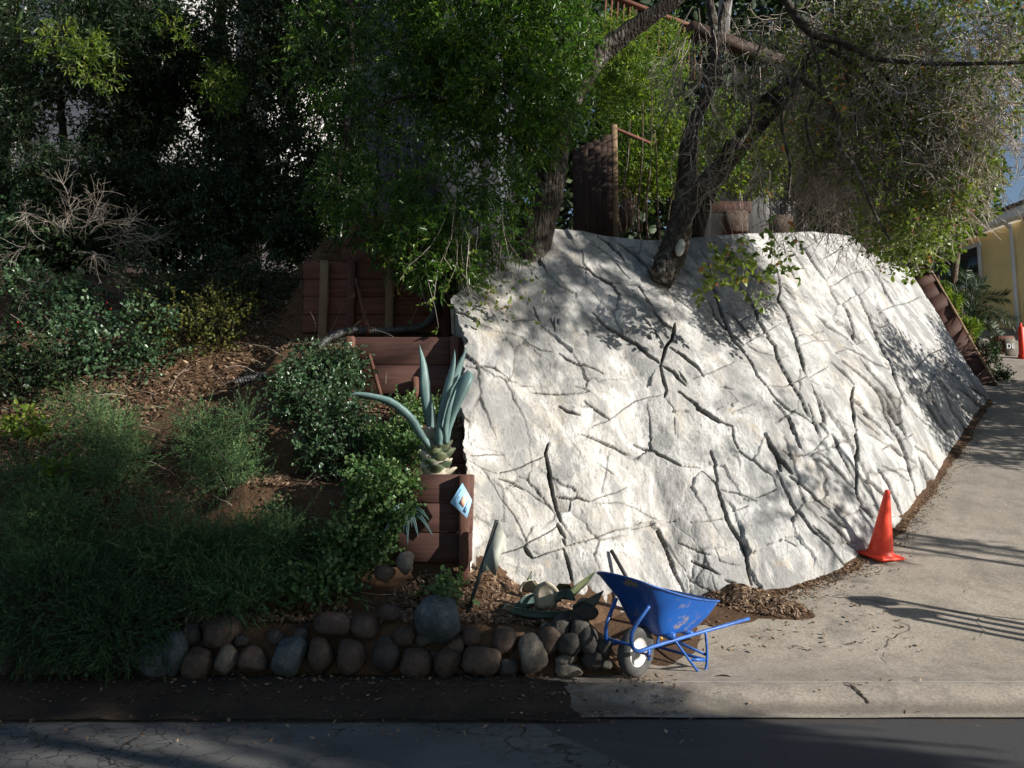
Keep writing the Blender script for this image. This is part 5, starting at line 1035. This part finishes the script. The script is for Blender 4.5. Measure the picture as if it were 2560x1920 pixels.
for px, py, Y, rx, ry, rd, n in ((960, 40, 11.4, 75, 45, .9, 620), (1000, 90, 10.8, 45, 45, .8, 460), (925, 110, 10.2, 40, 40, .7, 380), (890, 60, 10.2, 60, 45, .7, 300), (840, 110, 10.0, 60, 50, .6, 160), (950, 158, 10.4, 40, 38, .7, 520), (925, 205, 10.4, 40, 34, .6, 420), (905, 240, 9.9, 26, 22, .5, 230), (960, 40, 9.6, 75, 45, .9, 120), (990, 100, 9.5, 40, 45, .8, 90), (880, 190, 10, 24, 30, .5, 90), (938, 205, 10, 24, 26, .6, 230), (870, 30, 10, 45, 30, .6, 110), (880, 225, 10.1, 20, 20, .4, 90), (960, -30, 9.8, 100, 40, 1, 400), (800, 110, 10.5, 90, 80, 1.0, 330), (870, 140, 10.4, 60, 60, .8, 260), (850, 50, 10.6, 70, 50, .9, 200)):
    O, D = blob(rg, n, px, py, Y, rx, ry, rd, .35); f.sprays(O, D * .5 + rdir(rg, n) * .7, .22, 7, .048, .034, rg, 'round', .9, .15, twr=.003)
O = np.array([P(a, b, 9.7) for a, b in ((903, 262), (912, 268), (893, 250), (908, 274), (885, 252), (899, 256))]); f.sprays(O, rdir(rg, 6) + (0, 0, -.6), .2, 8, .075, .05, rg, 'round', .8, .4, twr=.003)
f.build('crown', M['l_oak'], g, M['twig'])
g = empty('oak_tree', P(868, 240, 17.4), label='short dark double trunk behind the right end of the rock crest', cat='tree', group='oaks growing from the rock crest')
trunk(g, [(868, 250), (866, 220), (870, 190), (880, 150), (886, 100)], [17, 15, 12, 9, 6], 17.3, seed=41); trunk(g, [(876, 250), (879, 225), (876, 200), (872, 180)], [10, 9, 8, 6], 17.2, seed=42)

# ---- blue-green tree right behind, in front of the yellow house
def leafy(name, label, cat, blobs, mat, ll, lw, nl=8, tl=.25, shape='round', stems=(), seed=1, open=.85, droop=.15, group=None, base=None, twr=.003, bark_='bark2', tint=None, upb=.8):
    rg = np.random.default_rng(seed); b0 = blobs[0]; c = base if base is not None else P(b0[0], b0[1] + b0[4], b0[2])
    g = empty(name, c, label=label, cat=cat, group=group); f = Fol()
    for px, py, Y, rx, ry, rd, n in blobs:
        O, D = blob(rg, n, px, py, Y, rx, ry, rd, .3); f.sprays(O, D * .5 + rdir(rg, n) * .6 + (0, 0, .25), tl, nl, ll, lw, rg, shape, open, droop, twr=twr, tint=tint, upb=upb)
    for k, (pt, wd, Y) in enumerate(stems): trunk(g, pt, wd, Y, 8, 'trunk' if wd[0] > 5 else 'stem', bark_, seed=seed + k)
    f.build('crown' if cat == 'tree' else 'foliage', M[mat], g, M['dtwig']); return g
leafy('broadleaf_tree', 'blue-green leafy tree covering the corner of the yellow house', 'tree', [(944, 207, 20, 30, 34, 2, 560), (930, 246, 20, 18, 24, 1.5, 260), (966, 190, 20, 20, 20, 1.5, 170), (974, 222, 20, 12, 8, 1.0, 40), (930, 180, 21, 40, 40, 2, 400)], 'l_oak', .13, .09, stems=[([(950, 330), (955, 270), (965, 210)], [8, 7, 4], 20.5)], seed=51, tint=.3)
# ---- bright shrubs and canes behind the crest
for k, (bl_, lab, mt, ll, lw, sh) in enumerate((
    ([(640, 110, 15, 40, 50, 1, 900), (615, 60, 15, 32, 40, 1, 450), (655, 60, 15.5, 34, 36, 1, 420)], 'tall bright green narrow-leaved shrub behind the fork of the bay tree', 'l_lime', .10, .026, 'lance'),
    ([(665, 160, 14.6, 34, 36, .8, 500), (640, 175, 14.4, 30, 26, .8, 300)], 'yellow-green shrub glowing in the sun beside the pale fence post', 'l_lime', .09, .035, 'lance'),
    ([(712, 130, 15, 22, 30, .8, 260), (722, 170, 15, 22, 26, .8, 220)], 'lime-leaved bush seen between the two oak trunks', 'l_lime', .10, .04, 'lance'),
    ([(760, 155, 15.5, 40, 40, 1, 560), (775, 120, 16, 34, 26, 1, 200)], 'mid green leafy bush behind the diagonal oak trunk', 'l_oak', .10, .05, 'lance'),
    ([(620, 160, 15, 26, 34, .8, 300)], 'grey-green shrub just right of the pale fence post', 'l_bay', .09, .03, 'lance'),
    ([(845, 195, 17.5, 40, 40, 1, 500), (815, 150, 17, 36, 30, 1, 260)], 'dark leafy bush beside the grey shed', 'l_dark', .12, .05, 'lance'))):
    leafy('background_shrub', lab, 'shrub', bl_, mt, ll, lw, shape=sh, nl=9, tl=.3, seed=60 + k, group='shrubs behind the rock crest')
rg = np.random.default_rng(8)
for k, (x0, x1, yt) in enumerate(((622, 630, 120), (640, 643, 100), (648, 652, 90), (660, 655, 130), (668, 690, 110), (676, 684, 120), (690, 700, 140))):
    Y = 13.2 + .3 * (k % 3); trunk_ = None
    m = MB(); pth = catmull([P(x0, 245, Y), P(x0 + (x1 - x0) * .3 + rg.normal(0, 2), 205, Y), P(x0 + (x1 - x0) * .7, 160, Y), P(x1, yt, Y)], 6); tube(m, pth, np.linspace(.022, .009, len(pth)), 7, .08, k)
    tagp(m.build('sapling', M['bark2'], smooth=True), ['thin leaning sapling nearest the pale fence post', 'slim straight sapling second right of the fence post', 'slim sapling in the bright green shrub', 'thin sapling leaning left before the lime bush', 'sapling leaning strongly right towards the middle oak', 'fine reddish sapling left of the middle oak', 'thin sapling just left of the middle oak trunk'][k], 'sapling', 'saplings between fence and middle oak')
# pale bare stems at the fence foot
g = empty('bare_shrub', P(632, 232, 12.6), label='small bare shrub with pale forked stems at the foot of the fence post', cat='shrub')
rg = np.random.default_rng(9); O = np.array([P(622 + 4 * k, 232, 12.6) for k in range(6)]); q = wander(rg, O, rdir(rg, 6) * .25 + (0, 0, 1), np.full(6, .65), 6, .15, -.05); qa = kids(q, 26, .3, 3, .2, -.1, rg); prisms('stems', [(q, np.full(6, .014)), (qa, np.full(26, .007))], M['pale_wood'], g)

# ---- dark trees at the left
for k, (bl_, stems, lab) in enumerate((
    ([(40, 40, 11.8, 70, 60, 1, 950), (20, 120, 12, 36, 50, .8, 240), (90, 60, 11.6, 45, 26, .5, 260)], [([(62, 230), (64, 150), (58, 70), (60, -10)], [9, 8, 7, 6], 12.4)], 'dark tree with sunlit leaf sprays at the far upper left'),
    ([(150, 50, 12.2, 56, 60, 1, 1100), (130, 120, 12.4, 40, 36, .8, 480), (165, 160, 12.4, 40, 30, .7, 200)], [([(140, 240), (143, 160), (150, 80), (152, -10)], [8, 7, 7, 6], 12.8), ([(120, 240), (118, 160), (124, 90)], [5, 5, 4], 12.9)], 'dark slender tree second from the upper left corner'),
    ([(250, 40, 12, 46, 60, 1, 900), (262, 110, 12.2, 38, 44, .8, 520), (240, 165, 12.2, 45, 30, .8, 260)], [([(244, 250), (238, 170), (226, 90), (220, 30), (226, -20)], [17, 15, 13, 12, 11], 12.4)], 'dark tree with the thickest black trunk at the left'),
    ([(300, 30, 12.2, 44, 60, 1, 900), (310, 110, 12.4, 36, 44, .8, 460), (385, 20, 12.6, 50, 26, .8, 300), (352, 90, 12.4, 14, 80, .5, 330), (300, 170, 12.2, 44, 30, .8, 220)], [([(335, 250), (340, 170), (350, 90), (351, -20)], [8, 8, 7, 6], 12.0), ([(336, 170), (325, 120), (310, 95)], [5, 4, 3], 12)], 'dark tree with a thin brown trunk before the grey house'),
    ([(200, 200, 12, 70, 26, .8, 420), (90, 185, 12, 80, 30, .8, 520), (300, 205, 12, 50, 22, .6, 240)], [([(176, 240), (179, 190), (181, 160)], [4, 4, 3], 11.8), ([(190, 240), (192, 200), (191, 170)], [5, 4, 3], 11.9)], 'low dark understorey tree below the left trunks'))):
    leafy('dark_tree', lab, 'tree', bl_, 'l_dark', .10, .03, nl=9, tl=.32, shape='lance', stems=stems, seed=80 + k, group='dark trees at the upper left', bark_='bark')
for k, (px, py, rx, ry, n, lab) in enumerate(((72, 45, 46, 12, 90, 'narrow sunlit leafy branch near the upper left corner'), (95, 68, 20, 20, 70, 'sunlit drooping leafy branch below the upper left corner'), (222, 88, 15, 17, 90, 'single bright tuft of narrow leaves between the left trunks'), (175, 38, 14, 10, 20, 'small lit leaf spray before the pale house'))):
    leafy('leafy_branch', lab, 'branch', [(px, py, 10.4, rx, ry, .3, n)], 'l_lime', .085, .02, nl=8, tl=.2, shape='lance', seed=95 + k, group='sunlit sprays among the dark left trees')

# ---- shrubs on the bank
def bankshrub(name, lab, px, py, rx, ry, n, mat, ll, lw, shape, seed, nl=7, tl=.2, rd=.35, up=.0, group=None, cat='shrub', open=.85, droop=.1, twr=.0025, tint=None):
    b = onBank(px, py + ry * .5); Y = b[1] - .12
    rs = np.random.default_rng(seed + 5); bl_ = [(px, py + ry * .2, Y - rd * .4, rx * .7, ry * .7, rd, int(n * .4))]
    bl_.append((px, py, Y - rd * .5, rx * 1.3, ry * 1.25, rd, max(3, int(n * .06))))
    for _ in range(5): bl_.append((px + rs.uniform(-.75, .75) * rx, py + rs.uniform(-.7, .6) * ry, Y - rd * rs.uniform(0, .7), rx * rs.uniform(.28, .5), ry * rs.uniform(.28, .5), rd * .6, int(n * .13)))
    return leafy(name, lab, cat, bl_, mat, ll, lw, nl, tl, shape, (), seed, open, droop, group, base=b, twr=twr, tint=tint)
JG = 'feathery junipers on the bank'
for k, a in enumerate(((100, 432, 40, 40, 620, 'sunlit feathery juniper at the left of the bank'), (122, 470, 30, 26, 330, 'lower lobe of sunlit juniper beside the leaf litter'), (218, 440, 38, 34, 620, 'sunlit feathery juniper in the middle of the bank'), (225, 470, 34, 24, 330, 'thin lower juniper sprays over the orange leaf litter'), (30, 480, 40, 28, 320, 'juniper fringe at the left edge of the picture'), (60, 540, 75, 42, 1100, 'large shaded juniper at the lower left'), (175, 545, 70, 40, 1000, 'shaded juniper above the left stones'), (265, 535, 50, 34, 620, 'shaded juniper right of the large shaded one'), (50, 610, 70, 50, 1300, 'shaded juniper spilling to the street at the far left'), (120, 630, 50, 40, 800, 'shaded juniper hanging over the left end of the stone wall'), (240, 590, 55, 26, 560, 'shaded juniper just above the brown stones'))):
    px, py, rx, ry, n, lab = a
    if py > 600: leafy('juniper', lab, 'shrub', [(px, py, 6.95, rx, ry, .35, int(n * 1.1))], 'l_jun', .032, .009, 20, .24, 'lance', (), 120 + k, .42, .2, JG, base=(P(px, 660, 7)), twr=.002, tint=.25)
    else: bankshrub('juniper', lab, px, py, rx, ry, int(n * 1.15), 'l_jun', .021, .0065, 'lance', 120 + k, 30, .24, .3, group=JG, open=.6, droop=.05, twr=.0015)
GG_ = 'leafy shrubs on the dark bank'
SH = [(20, 230, 34, 50, 420, 'l_cot', .06, .042, 'bright-leaved shrub cut by the left edge of the picture', 'round'),
      (50, 300, 44, 30, 300, 'l_cot', .055, .04, 'cotoneaster bush with red berries at the left edge', 'round'),
      (110, 345, 60, 36, 420, 'l_cot', .05, .036, 'glossy small-leaved shrub above the left juniper', 'round'),
      (25, 370, 40, 36, 320, 'l_dark', .05, .034, 'dark shrub at the left edge above the shaded junipers', 'round'),
      (165, 290, 50, 40, 420, 'l_dark', .055, .03, 'dark thicket in the middle of the bank', 'lance'),
      (90, 240, 60, 36, 420, 'l_dark', .06, .03, 'black-green thicket beneath the upper left trunks', 'lance'),
      (240, 230, 60, 34, 480, 'l_dark', .055, .03, 'black-green thicket left of the topmost planter', 'lance'),
      (260, 285, 50, 36, 420, 'l_dark', .05, .028, 'dark thicket left of the red planter wall', 'lance'),
      (200, 325, 60, 30, 340, 'l_moss', .035, .026, 'olive ground cover in the hollow of the bank', 'round'),
      (330, 372, 36, 32, 420, 'l_cot', .05, .026, 'dark glossy shrub left of the brown planter', 'round'),
      (305, 400, 34, 26, 320, 'l_cot', .048, .026, 'dark glossy shrub below the pipe end', 'round'),
      (345, 430, 30, 34, 330, 'l_cot', .048, .026, 'dark glossy shrub left of the agave', 'round'),
      (320, 450, 22, 26, 120, 'l_cot', .048, .028, 'thin sprigs of glossy shrub over the leaf litter', 'round'),
      (235, 200, 60, 26, 260, 'l_cot', .055, .032, 'thin-leaved bush under the lit leaf tuft', 'round'),
      (300, 235, 46, 30, 300, 'l_bay', .06, .024, 'narrow-leaved bush below the grey house', 'lance'),
      (395, 445, 26, 24, 400, 'l_jade', .04, .032, 'bright green round-leaved ground cover behind the agave leaf', 'round'),
      (420, 408, 24, 9, 130, 'l_jade', .035, .028, 'strip of round leaves at the foot of the brown planter', 'round'),
      (382, 483, 30, 26, 380, 'l_jade', .042, .034, 'sunlit mass of round-leaved ground cover left of the agave trunk', 'round'),
      (398, 512, 14, 12, 110, 'l_jade', .044, .036, 'round-leaved ground cover spilling over the lowest planter', 'round'),
      (352, 535, 36, 28, 380, 'l_jade', .04, .032, 'shaded round-leaved ground cover left of the lowest planter', 'round'),
      (318, 580, 46, 20, 240, 'l_jade', .042, .034, 'dark round-leaved ground cover above the wall stones', 'round'),
      (366, 560, 20, 14, 90, 'l_jade', .038, .03, 'trailing ground cover beside the half-buried stone', 'round'),
      (447, 590, 16, 6, 34, 'l_jade', .05, .04, 'small round-leaved seedling behind the big blue-grey rock', 'round'),
      (30, 425, 26, 14, 60, 'l_lime', .06, .035, 'bright lime sprig at the left edge beside the juniper', 'round'),
      (60, 480, 20, 20, 46, 'l_lime', .06, .035, 'lime green seedling in front of the left juniper', 'round')]
for k, (px, py, rx, ry, n, mt, ll, lw, lab, sh) in enumerate(SH):
    bankshrub('shrub', lab, px, py, rx, ry, n, mt, ll, lw, sh, 150 + k, 7, .16 if 'jade' in mt else .22, .3, group=GG_, twr=.0025)
# dry bramble at the left, loose twigs on the bank
rg = np.random.default_rng(15); g = empty('dry_bramble', onBank(70, 320), label='tangle of dry pale twigs at the left of the bank', cat='shrub')
b = onBank(70, 300); O, D = blob(rg, 26, 70, 255, b[1] - .3, 34, 40, .3); q = wander(rg, O, D + (0, 0, -.2), np.full(26, .7), 6, .3, .1); qa = kids(q, 420, .3, 4, .35, .05, rg); qb = kids(qa, 900, .1, 2, .4, 0, rg)
prisms('twigs', [(q, np.full(26, .004)), (qa, np.full(420, .0026)), (qb, np.full(900, .0018))], M['twig'], g)
n = 420; x = rg.uniform(-7, -.9, n); y = rg.uniform(7.3, 10.8, n); O = onbank(x, y) + (0, 0, .04); q = wander(rg, O, rdir(rg, n) * (1, .5, .5) + (0, -.2, .25), rg.uniform(.15, .6, n), 5, .25, .08); prisms('fallen_twigs', [(q, rg.uniform(.002, .0045, n))], M['twig'], None)
m = MB(); rg = np.random.default_rng(2)
for px, py in [(52, 326), (56, 330), (49, 332), (60, 334), (51, 337), (18, 322), (22, 326), (107, 303), (111, 309), (13, 336), (64, 326)]:
    b = onBank(px, py + 10); lathe(m, [(.001, -.009), (.008, -.005), (.0095, 0), (.008, .005), (.001, .009)], 7, P(px, py, b[1] - .42))
m.build('berries', M['cone'], bpy.data.objects['shrub.001'], True)
# palm
pc_ = P(967, 332, 20.6); g = empty('palm', pc_, label='small palm with arching feathery fronds before the yellow house', cat='palm'); f = Fol(); rg = np.random.default_rng(4)
for k, (mx, my, ex, ey) in enumerate(((982, 300, 1004, 297), (988, 312, 1012, 322), (975, 290, 984, 284), (957, 292, 952, 278), (966, 286, 966, 272), (948, 300, 936, 300), (984, 322, 1000, 336), (960, 300, 946, 288), (972, 296, 975, 276))):
    q = catmull([pc_, P(mx, my, 20.4), P(ex, ey, 20.2 + .1 * k)], 16); m = MB(); tube(m, q, np.linspace(.018, .006, len(q)), 6); m.build('frond_stem', M['l_dark'], g)
    tg = nrm(np.gradient(q, axis=0)); sd_ = nrm(np.cross(tg, (0, 1, 0)))
    for s in (-1, 1):
        for j in range(3): f.leaves(q[5:] + tg[5:] * .02 * j, nrm(sd_[5:] * s + tg[5:] * .8 + rdir(rg, len(q) - 5) * .12), .26, .022, rg, 'lance', .5)
f.build('fronds', M['l_dark'], g)
for k, (px, py, rx, ry, Y, n, lab) in enumerate(((950, 304, 9, 8, 20.3, 160, 'bright grassy clump in the red planter box beside the palm'), (967, 330, 11, 8, 19.8, 170, 'bright grassy clump in the planter box under the palm'), (942, 292, 8, 8, 20.6, 100, 'green clump in the planter under the house window'))):
    leafy('planter_plant', lab, 'plant', [(px, py, Y, rx, ry, .2, n)], 'l_lime', .14, .02, 7, .15, 'lance', (), 200 + k, .7, -.2, 'clumps in the stepped planters')
leafy('low_shrub', 'dark thin-leaved shrub between palm and number box', 'shrub', [(984, 356, 19.4, 9, 10, .5, 130), (993, 380, 18.8, 8, 9, .5, 120)], 'l_dark', .09, .04, 8, .25, 'lance', (), 210)
# ---- far wood behind everything
for k, (px, py, rx, ry, n, lab) in enumerate(((50, 205, 60, 34, 620, 'dense black-green hedge plant at the far left below the pale house'), (150, 200, 56, 34, 620, 'dense black-green hedge plant between the second and third dark trunks'), (255, 205, 56, 34, 620, 'dense black-green hedge plant below the thickest black trunk'), (330, 190, 34, 36, 420, 'dense dark hedge plant at the left corner of the grey house'), (120, 150, 30, 26, 260, 'dark bush filling the gap between the first two dark trunks'), (60, 250, 60, 20, 420, 'low black-green plant row under the far left hedge'), (185, 252, 60, 20, 460, 'low black-green plant row left of the topmost red planter'), (218, 95, 16, 50, 420, 'narrow dark bush behind the thick black trunk'), (168, 60, 18, 60, 420, 'narrow dark bush right of the second dark trunk'), (110, 30, 40, 34, 420, 'dark bush high between the first two dark trunks'), (15, 90, 18, 60, 300, 'narrow dark bush cut by the left edge of the picture'), (150, 112, 26, 40, 420, 'dark bush right of the gap between the first two trunks'), (232, 140, 22, 36, 360, 'dark bush below the narrow one behind the thick trunk'), (425, 110, 60, 44, 240, 'dark bush against the grey house wall'), (330, 30, 30, 50, 420, 'dark bush beside the upper left corner of the grey house'), (300, 244, 22, 14, 260, 'small black-green plant at the left end of the topmost planter'))):
    leafy('hedge_shrub', lab, 'shrub', [(px, py, 13.0 if py < 240 else 11.9, rx, ry, .5, n)], 'l_dark', .11, .05, 8, .3, 'lance', (), 300 + k, group='dark hedge plants before the pale house')
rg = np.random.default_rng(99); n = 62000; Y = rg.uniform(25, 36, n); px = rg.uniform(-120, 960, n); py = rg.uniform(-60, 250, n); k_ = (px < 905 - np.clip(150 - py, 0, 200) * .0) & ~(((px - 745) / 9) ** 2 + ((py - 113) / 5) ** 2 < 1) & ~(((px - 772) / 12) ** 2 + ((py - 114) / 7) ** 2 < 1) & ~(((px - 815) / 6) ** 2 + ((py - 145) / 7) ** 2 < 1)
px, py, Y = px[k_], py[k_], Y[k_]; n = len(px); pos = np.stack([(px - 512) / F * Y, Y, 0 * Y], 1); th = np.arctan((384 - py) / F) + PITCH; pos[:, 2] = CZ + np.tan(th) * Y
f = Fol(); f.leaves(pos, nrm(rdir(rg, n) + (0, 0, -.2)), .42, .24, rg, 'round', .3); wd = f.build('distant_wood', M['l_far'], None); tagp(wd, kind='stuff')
